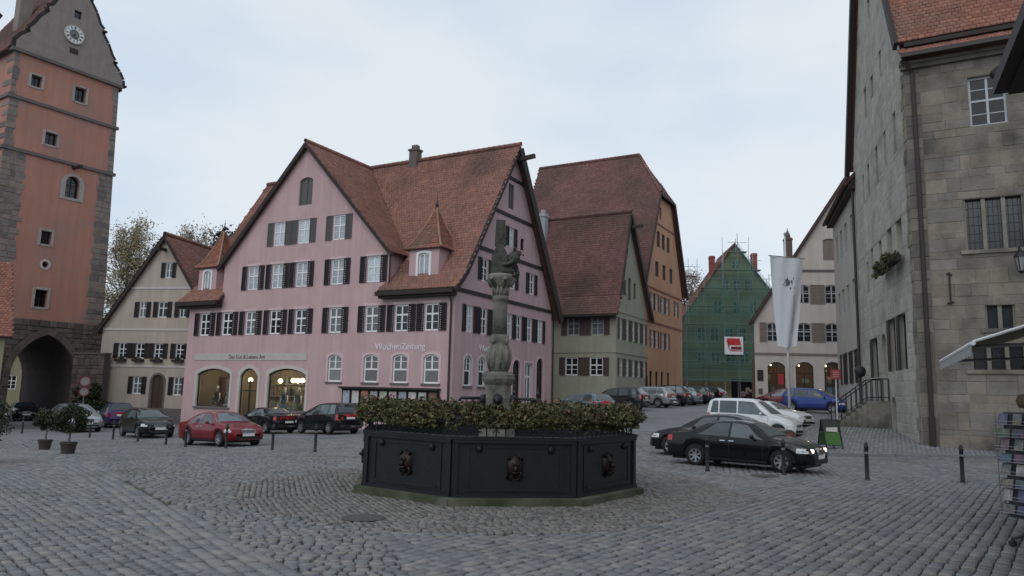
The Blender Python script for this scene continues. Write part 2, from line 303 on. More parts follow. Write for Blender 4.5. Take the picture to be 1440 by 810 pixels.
def window(fc, xc, z0, w, h, rise=0, cols=2, rows=3, tr=.6, pane=None, frame=None, shut=None, sw=None, sill=None, surr=None, fw_=.075, parent=None, sides='lr', depth=.07, bars=.03, name='window', low=False):
    key = (w, h, rise, cols, rows, tr, fw_, bars, low)
    out_ = arc_outline(w, h, rise, -w / 2, 0)
    def frm():
        b = MB(); b.ring(out_, inset(out_, fw_), 0, .07)
        if cols >= 2: b.box(-fw_ * .5, .0, h * tr if low else fw_ * .5, fw_ * .5, .06, h - fw_ * .7)
        if tr: b.box(-w / 2 + fw_ * .6, .004, h * tr - fw_ * .5, w / 2 - fw_ * .6, .064, h * tr + fw_ * .5)
        for k in range(1, rows):
            zz = h * k / rows
            if (tr and abs(zz - h * tr) < .12) or (low and zz < h * tr): continue
            b.box(-w / 2 + fw_ * .6, .02, zz - bars / 2, w / 2 - fw_ * .6, .055, zz + bars / 2)
        for k in range(1, cols):
            xx = -w / 2 + w * k / cols
            if abs(xx) > .05: b.box(xx - bars / 2, .018, fw_ * .5, xx + bars / 2, .053, h - fw_ * .7 - rise * .5)
        return b
    x, y, z = fc.at(xc, depth, z0)
    fr = put(name, winmesh(('f',) + key + ((frame or M_WHITE).name,), lambda: frm().mesh('window', frame or M_WHITE)), parent or fc.root, (x, y, z), fc.phi)
    put('pane', winmesh(('p',) + key + ((pane or M_GLASS).name,), lambda: MB().plate(inset(out_, .03), .035, .045).mesh('pane', pane or M_GLASS)), fr)
    dd = -depth
    if sill: put('sill', winmesh(('s', w, sill.name), lambda: MB().box(-w / 2 - .1, -.07, -.1, w / 2 + .1, .02, 0).mesh('sill', sill)), fr, (0, dd, 0))
    if surr:
        o2 = arc_outline(w + .26, h + .13, rise, -w / 2 - .13, 0)
        put('surround', winmesh(('r',) + key + (surr.name,), lambda: MB().ring(o2, arc_outline(w - .004, h - .002, rise, -w / 2 + .002, .001), -.025, .02).mesh('surround', surr)), fr, (0, dd, 0))
    if shut:
        sw = sw or w / 2
        def sh():
            b = MB(); b.ring([(0, 0), (sw, 0), (sw, h), (0, h)], [(.06, .06), (sw - .06, .06), (sw - .06, h - .06), (.06, h - .06)], -.05, -.01)
            n = max(4, int(h / .13)); b.box(.05, -.03, h * .48, sw - .05, -.008, h * .52)
            for k in range(n):
                zz = .06 + (h - .12) * k / n; dz = (h - .12) / n
                b.add([(.05, -.012, zz), (sw - .05, -.012, zz), (sw - .05, -.042, zz + dz * .8), (.05, -.042, zz + dz * .8), (.05, -.02, zz + dz), (sw - .05, -.02, zz + dz)], [(0, 1, 2, 3), (3, 2, 5, 4)])
            return b
        me = winmesh(('h', sw, h, shut.name), lambda: sh().mesh('shutter', shut))
        if 'l' in sides: put('shutter', me, fr, (-w / 2 - sw - .015, dd, 0))
        if 'r' in sides: put('shutter', me, fr, (w / 2 + .015, dd, 0))
    return fr
def hole(xc, z0, w, h, rise=0): return arc_outline(w, h, rise, xc - w / 2, z0)
TILE_W, TILE_E = .19, .20
def roof(root, poly, m=None, name='roof', th=.14, tiles=True, tw=TILE_W, te=TILE_E, parent=None):
    """poly: planar outline, first edge = eave seen left to right from outside"""
    m = m or M_TILE; P = [Vector(p) for p in poly]; nrm = Vector((0, 0, 0))
    for i in range(len(P)):
        a, b2 = P[i], P[(i + 1) % len(P)]; nrm += Vector(((a.y - b2.y) * (a.z + b2.z), (a.z - b2.z) * (a.x + b2.x), (a.x - b2.x) * (a.y + b2.y)))
    nrm.normalize()
    if nrm.z < 0: nrm = -nrm
    u = Vector((0, 0, 1)).cross(nrm).normalized(); v = nrm.cross(u); o = P[0]; n = len(P)
    b = MB(); b.add(P + [p - nrm * th for p in P], [tuple(range(n)), tuple(range(2 * n - 1, n - 1, -1))] + [(k, n + k, n + (k + 1) % n, (k + 1) % n) for k in range(n)])
    deck = b.build(name, M_DECK, parent or root)
    if not tiles: return deck
    uv = [((p - o).dot(u), (p - o).dot(v)) for p in P]; us = [a for a, _ in uv]; vs = [c for _, c in uv]
    nr = int((max(vs) - min(vs)) / te) + 1; nc = int((max(us) - min(us)) / tw) + 2
    J, I = np.mgrid[0:nr, 0:nc]; cu = min(us) + (I + .5 * (J % 2)) * tw; cv = min(vs) + J * te
    cu = (cu + np.random.uniform(-.008, .008, cu.shape)).ravel(); cv = (cv + np.random.uniform(-.012, .012, cv.shape)).ravel()
    k = inpoly(cu, cv + te * .5, uv); cu = cu[k]; cv = cv[k]; T = len(cu); hw = tw / 2 - .006
    lift = np.random.uniform(.012, .032, T)
    loc = [(-hw, te + .02, .01), (-hw, .05, 1), (-hw * .55, 0, 1), (hw * .55, 0, 1), (hw, .05, 1), (hw, te + .02, .01), (-hw, .05, 0), (-hw * .55, 0, 0), (hw * .55, 0, 0), (hw, .05, 0)]
    V = np.zeros((T, 10, 3)); U = np.array(u); VV = np.array(v); NN = np.array(nrm); O = np.array(o)
    for i, (a, c, d) in enumerate(loc):
        hgt = lift * d if d == 1 else np.full(T, d if d else .002)
        V[:, i] = O + np.outer(cu + a, U) + np.outer(cv + c, VV) + np.outer(hgt, NN)
    base = np.arange(T)[:, None] * 10
    F = np.concatenate([base + np.array(q) for q in ([0, 1, 4, 5], [1, 2, 3, 4], [1, 6, 7, 2], [2, 7, 8, 3], [3, 8, 9, 4])])
    put('roof_tiles', npmesh('roof_tiles', V.reshape(-1, 3), F, m), deck, kind='stuff')
    return deck
def ridge_tiles(root, p, q, m=None, r=.13, name='ridge_tile', parent=None):
    p = Vector(p); q = Vector(q); L_ = (q - p).length; n = max(1, int(L_ / .36)); b = MB()
    for k in range(n):
        a = p + (q - p) * (k / n); c = p + (q - p) * ((k + 1.06) / n); b.tube([a, c], [r * .9, r * 1.05], 8, cap=False)
    return b.build(name, m or M_TILE, parent or root, kind='stuff')
def masonry(fc, rect_list, m, name, holes=(), rowh=.4, lmin=.45, lmax=1.0, d=(.015, .04), single=True, clip=None, parent=None, gap=.012, b=.02, y=0.):
    """courses of blocks in rectangles (x0,z0,x1,z1); holes are rectangles to leave free"""
    out_ = []; big = MB(fc.M)
    for (x0, z0, x1, z1) in rect_list:
        br = sorted(set([z0, z1] + [z for h in holes for z in (h[1], h[3]) if z0 < z < z1])); zs = []
        for a, c in zip(br, br[1:]):
            n = max(1, round((c - a) / rowh)); cuts = [a + (c - a) * (k + (random.uniform(-.3, .3) if 0 < k < n else 0)) / n for k in range(n + 1)]; zs += list(zip(cuts, cuts[1:]))
        for a, c in zs:
            iv = [(x0, x1)]
            for h in holes:
                if h[1] < c - .01 and h[3] > a + .01:
                    nv = []
                    for p, q in iv:
                        if h[2] <= p or h[0] >= q: nv.append((p, q)); continue
                        if h[0] > p: nv.append((p, h[0]))
                        if h[2] < q: nv.append((h[2], q))
                    iv = nv
            for p, q in iv:
                xx = p
                while xx < q - .03:
                    l_ = random.uniform(lmin, lmax)
                    if q - xx - l_ < lmin * .6: l_ = q - xx
                    e = min(q, xx + l_)
                    if not clip or clip((xx + e) / 2, (a + c) / 2):
                        bb = big if not single else MB(fc.M)
                        bb.block(xx + gap / 2, a + gap / 2, e - gap / 2, c - gap / 2, random.uniform(*d), b, y)
                        if single: out_.append(bb.build(name, m, parent or fc.root))
                    xx = e
    if not single: return big.build(name, m, parent or fc.root, kind='stuff')
    return out_
def text(name, s, size, m, fc, x, z, y=-.03, parent=None, ext=.012, align='CENTER', rot=0.):
    c = bpy.data.curves.new(name, 'FONT'); c.body = s; c.size = size; c.extrude = ext; c.align_x = align; c.materials.append(m); c.resolution_u = 3
    t_ = bpy.data.objects.new(name, c); COL.objects.link(t_); me = bpy.data.meshes.new_from_object(t_.evaluated_get(bpy.context.evaluated_depsgraph_get())); bpy.data.objects.remove(t_)
    me.materials.clear(); me.materials.append(m); o = put(name, me, parent or fc.root)
    mtx = fc.M @ Matrix.Translation((x, y, z)) @ Matrix.Rotation(PI / 2, 4, 'X') @ Matrix.Rotation(rot, 4, 'Z')
    o.matrix_local = mtx; return o
def leaves(name, centers, m, parent=None, size=(.04, .09), loc=(0, 0, 0), kind=None, flat=0.):
    C = np.asarray(centers, float); n = len(C); a = np.random.normal(size=(n, 3)); a /= np.linalg.norm(a, axis=1)[:, None]
    b = np.cross(a, np.random.normal(size=(n, 3))); b /= np.linalg.norm(b, axis=1)[:, None]; s = np.random.uniform(*size, n)[:, None]; c = np.cross(a, b) * s * .22
    V = np.stack([C - a * s, C + b * s * .55 + c, C + a * s, C - b * s * .55 + c], 1).reshape(-1, 3); F = np.arange(n * 4).reshape(-1, 4)
    return put(name, npmesh(name, V, F, m), parent, loc, 0, kind)
def blob(n, c, r, clumps=12, cr=.35):
    """leaf positions in clumps over an ellipsoid's volume"""
    c = np.array(c, float); r = np.array(r, float); k = np.random.normal(size=(clumps, 3)); k /= np.linalg.norm(k, axis=1)[:, None]
    k *= np.random.uniform(.45, .95, (clumps, 1)); i = np.random.randint(0, clumps, n); p = np.random.normal(size=(n, 3)); p /= np.linalg.norm(p, axis=1)[:, None]
    p *= np.random.uniform(.3, 1, (n, 1)) ** .5 * cr * np.random.uniform(.6, 1.2, clumps)[i][:, None]; return c + (k[i] + p) * r
# ------------------------------------------------------------------ ground, setts, pavement
FX, FY, FA = -.22, 14.25, R(8)          # fountain centre and turn
def ground_sheet():
    xs = np.concatenate([np.linspace(-900, -90, 12), np.linspace(-80, 70, 151), np.linspace(80, 900, 12)])
    ys = np.concatenate([np.linspace(-60, -4, 8), np.linspace(-2, 100, 120), np.linspace(110, 1500, 14)])
    X, Y = np.meshgrid(xs, ys); Z = zg(X, Y) - .034
    Z = Z + sstep((Y - 12) / 2) * 0
    n, m = X.shape; V = np.stack([X, Y, Z], -1).reshape(-1, 3); i = np.arange(n * m).reshape(n, m)
    F = np.stack([i[:-1, :-1], i[:-1, 1:], i[1:, 1:], i[1:, :-1]], -1).reshape(-1, 4)
    return put('ground', npmesh('ground', V, F, M_JOINT, True), kind='structure')
ground = ground_sheet()
GP0 = np.array([-10.4, 17.73]); GD = np.array([8.08, -10.59]); GD /= np.linalg.norm(GD)      # drain line across the square
def gdist(x, y): return (x - GP0[0]) * GD[1] - (y - GP0[1]) * GD[0]
PATCH = [(-3.98, 11.05), (-2.2, 9.75), (-.62, 9.4), (1.3, 9.75), (4.4, 13.1), (4.1, 16.6), (3.2, 18.3), (-.5, 19.2), (-3.7, 16.9), (-4.9, 13.6)]
PAVE = [(9.2, 24.2), (10.2, 23.9), (15.45, 23.6), (19, 23.4), (23, 30), (26, 60), (20.2, 46), (15.6, 36.6), (13.0, 33.0), (11.0, 29.3), (9.6, 26.0)]
def setts(zone, ang, row, ln, lim, hgt=.0, ymax=31, jit=.012):
    """rows of stones whose long joints run along ang; returns corner arrays of stones whose centres lie in the zone"""
    d = np.array([math.cos(ang), math.sin(ang)]); p = np.array([-d[1], d[0]]); x0, x1, y0, y1 = lim
    cs = np.array([(x, y) for x in (x0, x1) for y in (y0, y1)]); a0, a1 = (cs @ d).min(), (cs @ d).max(); b0, b1 = (cs @ p).min(), (cs @ p).max()
    Q = []
    nr = int((b1 - b0) / row)
    for k in range(nr):
        b = b0 + k * row; n = int((a1 - a0) / ln); st = a0 + np.random.uniform(0, ln) + np.arange(n) * ln; st = st + np.random.uniform(-.24, .24, n) * ln
        lo, hi = st[:-1], st[1:]; wob = .5 * row * .25 * np.sin(lo * .6 + k * .13)
        ca = (lo + hi) / 2; P = ca[:, None] * d + (b + row / 2 + wob)[:, None] * p
        ok = zone(P[:, 0], P[:, 1]) & (P[:, 0] > x0) & (P[:, 0] < x1) & (P[:, 1] > y0) & (P[:, 1] < y1)
        if not ok.any(): continue
        lo, hi, wob, P = lo[ok], hi[ok], wob[ok], P[ok]; m = len(lo); g = np.random.uniform(.005, .011)
        c = np.stack([np.stack([lo + g, b + wob + g], -1), np.stack([hi - g, b + wob + g], -1), np.stack([hi - g, b + row + wob - g], -1), np.stack([lo + g, b + row + wob - g], -1)], 1)
        c += np.random.uniform(-jit, jit, c.shape); Q.append(c[..., :1] * d + c[..., 1:] * p)
    return np.concatenate(Q)
def sett_geo(Q, off=0.):
    n = len(Q); ctr = Q.mean(1, keepdims=True); top = ctr + (Q - ctr) * np.random.uniform(.85, .92, (n, 1, 1)); mid = ctr + (Q - ctr) * .97
    z0 = zg(ctr[:, 0, 0], ctr[:, 0, 1]) + off; z = z0 + np.random.uniform(-.007, .007, n); V = np.zeros((n, 12, 3))
    til = np.random.uniform(-.004, .004, (n, 4)) + .003
    V[:, 0:4, :2] = Q; V[:, 0:4, 2] = (z0 - .06)[:, None]; V[:, 4:8, :2] = mid; V[:, 4:8, 2] = z[:, None] - .009; V[:, 8:12, :2] = top; V[:, 8:12, 2] = z[:, None] + til
    q = [[8, 9, 10, 11]] + [[a + i, a + (i + 1) % 4, a + 4 + (i + 1) % 4, a + 4 + i] for a in (0, 4) for i in range(4)]
    F = (np.arange(n)[:, None, None] * 12 + np.array(q)[None]).reshape(-1, 4); return V, F
def field(x, y):
    g = gdist(x, y); return (np.hypot(x - FX, y - FY) > 2.35) & ~inpoly(x, y, PATCH) & ~inpoly(x, y, PAVE) & (np.abs(x) < y * .74 + 1.2)
lim = (-25, 24, 5.6, 33)
A1 = R(53); A2 = math.atan2(GD[1], GD[0])
wv = lambda x, y: gdist(x, y) + .9 * np.sin(y * .9)
near_band = lambda x, y: (x > 5.2) & (y > 17.3) & (y < 24.3)
Q = [setts(lambda x, y: field(x, y) & (gdist(x, y) < -.375) & (x > -.3 * (y - 13) - 2.6) & ~near_band(x, y), A1, .145, .19, lim),
     setts(lambda x, y: field(x, y) & (gdist(x, y) < -.375) & (x <= -.3 * (y - 13) - 2.6) & ~near_band(x, y), R(8), .122, .142, lim, jit=.016),
     setts(lambda x, y: field(x, y) & (gdist(x, y) > .34), A2 + R(6), .125, .15, lim, jit=.016),
     setts(lambda x, y: field(x, y) & near_band(x, y), R(75), .155, .2, lim),
     setts(lambda x, y: field(x, y) & (np.abs(gdist(x, y)) <= .34), A2, .155, .3, lim, jit=.006)]
Q = np.concatenate(Q)
def patch_zone(x, y): return inpoly(x, y, PATCH) & (np.hypot(x - FX, y - FY) > 2.5)
E1 = np.arctan2
QP = []
for k in range(8):      # the ring of smaller stones round the basin: one fan of rows for each side
    a = FA - PI / 2 + k * PI / 4
    QP.append(setts(lambda x, y, a=a: patch_zone(x, y) & (np.abs((np.arctan2(y - FY, x - FX) - a + PI) % (2 * PI) - PI) < PI / 8), a + R(62 if k % 2 else 100), .095, .115, (-6, 6, 8, 20.5), jit=.016))
QP = np.concatenate(QP)
c = Q.mean(1); seen = (np.abs(c[:, 0]) < c[:, 1] * .69) & (c[:, 1] > 7.15); order = np.argsort(np.where(seen, np.hypot(c[:, 0], c[:, 1]), 1e9))
near = np.zeros(len(Q), bool); near[order[:300]] = True
put('setts', npmesh('setts', *sett_geo(Q[~near]), M_SETT), ground, kind='stuff')
put('ring_setts', npmesh('ring_setts', *sett_geo(QP), M_SETTP), ground, kind='stuff')
for q in Q[near]:
    o = q.mean(0); V, F = sett_geo(q[None]); zo = gz(*o); V = V[0] - np.array([o[0], o[1], zo])
    put('sett', npmesh('sett', V, F, M_SETT), ground, (o[0], o[1], zo))
b = MB()        # iron drain covers let into the square
for (x, y) in ((-1.95, 10.35), (5.9, 17.15)):
    b.lathe([(.3, gz(x, y) + .012), (.27, gz(x, y) + .018), (.02, gz(x, y) + .02)], 20, (x, y))
b.build('drain_cover', mat('worn_iron_cover', (.075, .068, .062), rough=.8, na=.4, ns=9, bump=.5), ground)
# far paving carries on past the counted stones in the same granite, as a finer sheet
def far_sheet():
    xs = np.linspace(-75, 40, 231); ys = np.linspace(30.5, 130, 160); X, Y = np.meshgrid(xs, ys); n, m = X.shape
    V = np.stack([X, Y, zg(X, Y) - .012], -1).reshape(-1, 3); i = np.arange(n * m).reshape(n, m); F = np.stack([i[:-1, :-1], i[:-1, 1:], i[1:, 1:], i[1:, :-1]], -1).reshape(-1, 4)
    m_ = mat('far_granite_paving', (.185, .188, .196), rough=.7, na=.3, ns=5, bump=.9, bs=5, spec=.4, col2=(.15, .15, .157), c2s=.6)
    put('road', npmesh('road', V, F, m_, True), kind='structure')
far_sheet()
def pavement():
    xs = np.linspace(9, 27, 73); ys = np.linspace(23, 61, 115); X, Y = np.meshgrid(xs, ys)
    P, F = tess(PAVE, []); b = bmesh.new()
    vs = [b.verts.new((x, y, 0)) for x, y in P]; [b.faces.new([vs[i] for i in f]) for f in F]
    bmesh.ops.subdivide_edges(b, edges=b.edges[:], cuts=11, use_grid_fill=True); bmesh.ops.triangulate(b, faces=b.faces[:])
    for v in b.verts: v.co.z = gz(v.co.x, v.co.y) + .08
    me = bpy.data.meshes.new('pavement'); b.to_mesh(me); b.free()
    me.materials.append(mat('pavement_paving', (.20, .202, .208), rough=.8, na=.22, ns=4, bump=.8, bs=9, col2=(.155, .156, .163), c2s=.9)); pv = put('pavement', me, kind='structure')
    qp = setts(lambda x, y: inpoly(x, y, PAVE), R(62), .14, .17, (9, 21, 23, 40), jit=.008); put('pavement_setts', npmesh('pavement_setts', *sett_geo(qp, .095), M_SETT), pv, kind='stuff')
    ed = [PAVE[-2], PAVE[-1], PAVE[0], PAVE[1], PAVE[2], PAVE[3]]
    for a, c in zip(ed, ed[1:]):
        a = Vector(a); c = Vector(c); n = max(1, int((c - a).length / .95))
        for k in range(n):
            p = a + (c - a) * (k + .01) / n; q = a + (c - a) * (k + .99) / n; bb = MB(); z = gz(*p) + .03; z2 = gz(*q) + .03
            bb.beam((p.x, p.y, z), (q.x, q.y, z2), .16, .14); bb.build('kerb_stone', M_KERB, pv)
pavement()
# ------------------------------------------------------------------ pink corner house
def lamp_light(name, parent, loc, e, col=(1, .80, .55), r=.08):
    l_ = bpy.data.lights.new(name, 'POINT'); l_.energy = e; l_.color = col; l_.shadow_soft_size = r
    o = bpy.data.objects.new(name, l_); COL.objects.link(o); o.parent = parent; o.location = loc; return o
def bell_roof(root, cx, cy, hw, hd, z0, z1, m):
    b = MB(); lv = [(1.0, z0), (.78, z0 + .28), (.60, z0 + .68), (.3, z0 + (z1 - z0) * .62), (.05, z1)]; rings = []
    for a, c in zip(lv, lv[1:]):
        for k in range(4):
            q = [(-1, -1), (1, -1), (1, 1), (-1, 1)]; p0, p1 = q[k], q[(k + 1) % 4]
            roof(root, [(cx + p0[0] * hw * a[0], cy + p0[1] * hd * a[0], a[1]), (cx + p1[0] * hw * a[0], cy + p1[1] * hd * a[0], a[1]),
                        (cx + p1[0] * hw * c[0], cy + p1[1] * hd * c[0], c[1]), (cx + p0[0] * hw * c[0], cy + p0[1] * hd * c[0], c[1])], m, name='dormer_roof', th=.06, tw=.17, te=.17)
    for q in ((-1, -1), (1, -1), (1, 1), (-1, 1)):
        for a, c in zip(lv, lv[1:]): b.tube([(cx + q[0] * hw * a[0], cy + q[1] * hd * a[0], a[1] + .04), (cx + q[0] * hw * c[0], cy + q[1] * hd * c[0], c[1] + .04)], .06, 6)
    b.build('hip_tile', mat('pale_hip_tile', (.30, .17, .12), rnd=1, ra=.4), root, kind='stuff')
    MB().lathe([(.07, z1 - .1), (.05, z1 + .12), (.11, z1 + .25), (.05, z1 + .36), (.025, z1 + .5), (.01, z1 + .85)], 10, (cx, cy)).build('finial', M_PIPE, root)
def pink_house():
    h = thing('corner_house', 'pink corner house with two steep gables and rows of dark shutters', 'house', (-2.889, 37, 0), R(-29))
    F = Fac(h, 0, 0, 0); G = Fac(h, 0, 0, PI / 2)
    r2 = [-18.76, -16.72, -14.69, -12.62, -10.59, -7.95, -5.36, -3.35, -1.40]; r3 = [-14.74, -12.69, -10.73, -8.0, -5.39]; r4 = [-12.77, -10.79, -8.07]; gf = [-7.8, -5.25, -3.29, -1.30]
    shops = [(-17.55, .44, 3.0, 2.33, .34), (-14.45, -.62, 1.54, 3.42, .5), (-11.36, .42, 3.0, 2.38, .34)]
    H = [hole(x, 4.8, .92, 1.44) for x in r2] + [hole(x, 7.53, .95, 1.48) for x in r3] + [hole(x, 10.12, .95, 1.45) for x in r4] + [hole(-10.83, 12.43, 1.06, 1.7, .2)]
    H += [hole(x, 2.1, .98, 1.5, .16) for x in gf] + [hole(*s) for s in shops]
    F.wall([(-20.3, -1.6), (0, -1.6), (0, 7.0), (-4.35, 7.0), (-4.35, 9.3), (-10.85, 16.1), (-17.35, 9.3), (-17.35, 7.0), (-20.3, 7.0)], H, M_PINK)
    for i, x in enumerate(r2): window(F, x, 4.8, .92, 1.44, 0, 2, 3, .62, M_CURT2 if i in (2, 5, 6) else M_GLASS, shut=M_SHUT, sw=.47, surr=M_SURRP, fw_=.09)
    for i, x in enumerate(r3): window(F, x, 7.53, .95, 1.48, 0, 2, 3, .58, M_CURT, shut=M_SHUT, sw=.46, fw_=.08, surr=M_SURRP)
    for x in r4: window(F, x, 10.12, .95, 1.45, 0, 2, 3, .58, M_CURT, shut=M_SHUTG, sw=.48, fw_=.08)
    window(F, -10.83, 12.43, 1.06, 1.7, .2, 2, 1, 0, M_SHUTG, M_SHUTG)
    for x in gf: window(F, x, 2.1, .98, 1.5, .16, 2, 4, .47, M_BLIND, sill=M_SILL, surr=M_SURRP, fw_=.085, low=True)
    # plinth, sign band, lettering
    MB().box(-9.7, -.06, -1.6, .06, .05, .3).build('plinth', M_SURRP, h)
    F.mb().box(-19.42, -.035, 3.27, -9.9, .02, 3.68).build('sign_band', M_BAND, h)
    text('lettering', 'Das Gut & Lebens Art', .34, mat('sign_lettering_grey', (.16, .15, .14)), F, -14.75, 3.37, -.045)
    text('lettering', 'WochenZeitung', .50, mat('sign_lettering_white', (.72, .70, .72)), F, -3.35, 3.84, -.02)
    text('lettering', 'WochenZeitung', .46, mat('sign_lettering_white', (.72, .70, .72)), G, 4.0, 3.92, -.02)
    # shop fronts with lit rooms behind clear glass
    for i, (x, z, w, hh, rise) in enumerate(shops):
        o2 = arc_outline(w + .36, hh + .18, rise, x - w / 2 - .18, z)
        F.mb().ring(o2, arc_outline(w - .004, hh - .002, rise, x - w / 2 + .002, z + .001), -.04, .1).build('shop_surround', M_SURR, h)
        o1 = arc_outline(w, hh, rise, x - w / 2, z)
        fr = F.mb().ring(o1, inset(o1, .07), .1, .17).build('shop_frame', M_DWOOD, h)
        F.mb().plate(inset(o1, .06), .13, .14).build('pane', clear_glass('shop_glass'), fr)
        if i == 1: MB().box(x - .05, .1, z, x + .05, .17, z + 2.7).box(x - .7, .1, z + 2.05, x + .7, .17, z + 2.13).build('door_frame', M_DWOOD, fr)
        else: MB().box(x - w / 2 - .1, -.1, z - .12, x + w / 2 + .1, .16, z).build('shop_sill', M_SILL, h)
    rm = MB(); x0, x1, z0, z1 = -19.3, -9.4, -.6, 3.05
    rm.add([(x0, .2, z0), (x1, .2, z0), (x1, 2.9, z0), (x0, 2.9, z0), (x0, .2, z1), (x1, .2, z1), (x1, 2.9, z1), (x0, 2.9, z1)], [(0, 1, 2, 3), (4, 5, 6, 7), (3, 2, 6, 7), (0, 3, 7, 4), (1, 2, 6, 5)])
    rm.box(-16.1, .2, z0, -16.0, 2.9, z1)
    rm.build('shop_room', mat('shop_room_wall', (.23, .18, .14), na=.3, ns=1.5), h)
    sh = MB()
    for x in np.arange(-18.9, -9.8, .8):
        for k in range(3): sh.box(x, 2.55, .4 + k * .75, x + .72, 2.88, .43 + k * .75)
    sh.build('shelf', mat('pale_shelf', (.45, .42, .36)), h)
    goods = MB()
    gcol = mat('shop_goods', (.3, .3, .3), rnd=1, ra=.5, ramp=[(.05, .06, .10), (.30, .26, .2), (.12, .03, .03), (.4, .4, .38), (.04, .08, .07), (.2, .12, .05)])
    for k in range(34):      # things set out on the window floors
        x = random.choice([random.uniform(-18.9, -16.2), random.uniform(-12.8, -9.95)]); goods.box(x, .45 + random.random() * .5, .44, x + random.uniform(.12, .35), .6 + random.random() * .5, .5 + random.random() * .5)
    for k in range(7): x = -18.8 + k * .36; goods.box(x, 1.7, 1.0 + .2 * (k % 2), x + .28, 1.74, 2.3 - .15 * (k % 3))
    for k in range(90):
        x = random.uniform(-18.9, -9.9); lv = random.choice([.43, 1.18, 1.93]); goods.box(x, 2.6, lv, x + random.uniform(.1, .3), 2.8, lv + random.uniform(.15, .5))
    goods.build('goods', gcol, h, kind='stuff')
    for (x, y, z) in ((-15.2, .8, 2.12), (-11.75, .9, 2.14), (-11.38, .9, 2.12), (-11.02, .9, 2.15), (-13.1, 1.2, 2.1)):
        lb = MB().lathe([(.01, z - .15), (.12, z - .08), (.145, z), (.1, z + .1), (.02, z + .13)], 10, (x, y)).build('ceiling_lamp', M_BULB, h, smooth=True)
        MB().tube([(x, y, z + .08), (x, y, 3.04)], .008, 4).build('lamp_cord', M_IRON, lb)
    for x in (-17.5, -14.2, -10.8): lamp_light('shop_lamp_light', h, (x, 1.3, 2.3), 55)
    # gable facade towards the side street
    g2 = [1.43, 2.88, 4.28, 5.69, 6.86, 8.22, 9.63]; g3 = [2.86, 5.94, 8.40]
    doors = [(6.73, .55, .92, 3.1, .42), (8.27, .62, .95, 2.9, 0), (9.76, .7, .95, 3.2, .46)]
    GH = [hole(x, 4.82, .72, 1.42) for x in g2] + [hole(x, 7.72, .72, 1.26) for x in g3] + [hole(5.72, 10.2, .6, 1.12), hole(7.1, 10.2, .45, .72), hole(5.6, 12.41, .68, 1.5)]
    GH += [hole(x, 2.03, .7, 1.57, .34) for x in (1.43, 2.84)] + [hole(*d) for d in doors] + [hole(4.6, 2.03, .7, 1.57, .34)]
    G.wall([(0, -1.6), (11.3, -1.6), (11.3, 6.9), (5.9, 16.2), (.55, 8.0), (0, 7.0)], GH, M_PINK)
    for i, x in enumerate(g2): window(G, x, 4.82, .72, 1.42, 0, 2, 3, .6, (M_CURT, M_GLASS, M_CURT2)[i % 3], shut=M_SHUT, sw=.33, fw_=.075)
    for x in g3: window(G, x, 7.72, .72, 1.26, 0, 2, 3, .6, M_GLASS, shut=M_SHUT, sw=.36, fw_=.075)
    window(G, 5.72, 10.2, .6, 1.12, 0, 2, 3, .6, M_CURT, shut=M_SHUT, sw=.36); window(G, 7.1, 10.2, .45, .72, 0, 1, 1, 0, M_GLASS, M_DWOOD); window(G, 5.6, 12.41, .68, 1.5, 0, 2, 1, 0, M_SHUTG, M_SHUTG)
    for x in (1.43, 2.84, 4.6): window(G, x, 2.03, .7, 1.57, .34, 2, 4, .5, M_GLASS, sill=M_SILL, surr=M_SURR, fw_=.075, low=True)
    for i, d in enumerate(doors):
        window(G, d[0], d[1], d[2], d[3], d[4], 2 if i == 1 else 1, 1, .72, M_GLASS if i != 1 else M_CURT2, M_DWOOD if i != 1 else M_WHITE, surr=M_SURRP, name='door', fw_=.1, depth=.1)
    b = G.mb()
    for z in (6.93, 9.5, 11.97, 14.25):
        hw = (16.2 - z) / (16.2 - 8.0) * 5.35 if z > 8 else 5.9
        b = G.mb(); b.box(5.9 - hw, -.06, z - .1, 5.9 + min(5.4, hw), .02, z + .1); b.build('timber_plate', M_DWOOD, h)
    # other walls
    MB().add([(-20.3, 0, -1.6), (-20.3, 11.3, -1.6), (-20.3, 11.3, 7), (-20.3, 5.9, 16.2), (-20.3, 0, 7)], [(0, 1, 2, 3, 4)]).add([(-20.3, 11.3, -1.6), (0, 11.3, -1.6), (0, 11.3, 7), (-20.3, 11.3, 7)], [(0, 1, 2, 3)]).each('wall', M_PINK, h)
    for x in (-4.35, -17.35): MB().add([(x, 0, 6.9), (x, 0, 9.3), (x, 1.5, 9.3), (x, .2, 7.3)], [(0, 1, 2, 3)]).each('wall', M_PINK, h)
    # roofs
    zk = 8.1; k1 = (-.5, 6.95); sl = (16.35 - zk) / 5.3
    roof(h, [(-4.7, -.5, 6.95), (.38, -.5, 6.95), (.38, .6, zk), (-4.35, .6, zk)]); roof(h, [(-21.0, -.5, 6.95), (-17.1, -.5, 6.95), (-17.35, .6, zk), (-20.75, .6, zk)])
    roof(h, [(-4.35, .6, zk), (.38, .6, zk), (.38, 5.9, 16.35), (-10.85, 5.9, 16.35), (-10.85, 5.77, 16.15), (-4.05, 1.2, 9.04)])
    roof(h, [(-20.7, .6, zk), (-17.35, .6, zk), (-17.65, 1.2, 9.04), (-10.85, 5.77, 16.15), (-10.85, 5.9, 16.35), (-20.7, 5.9, 16.35)])
    roof(h, [(-4.05, -.3, 9.1), (-4.05, 1.25, 9.1), (-10.85, 5.77, 16.25), (-10.85, -.3, 16.25)]); roof(h, [(-17.65, 1.25, 9.1), (-17.65, -.3, 9.1), (-10.85, -.3, 16.25), (-10.85, 5.77, 16.25)])
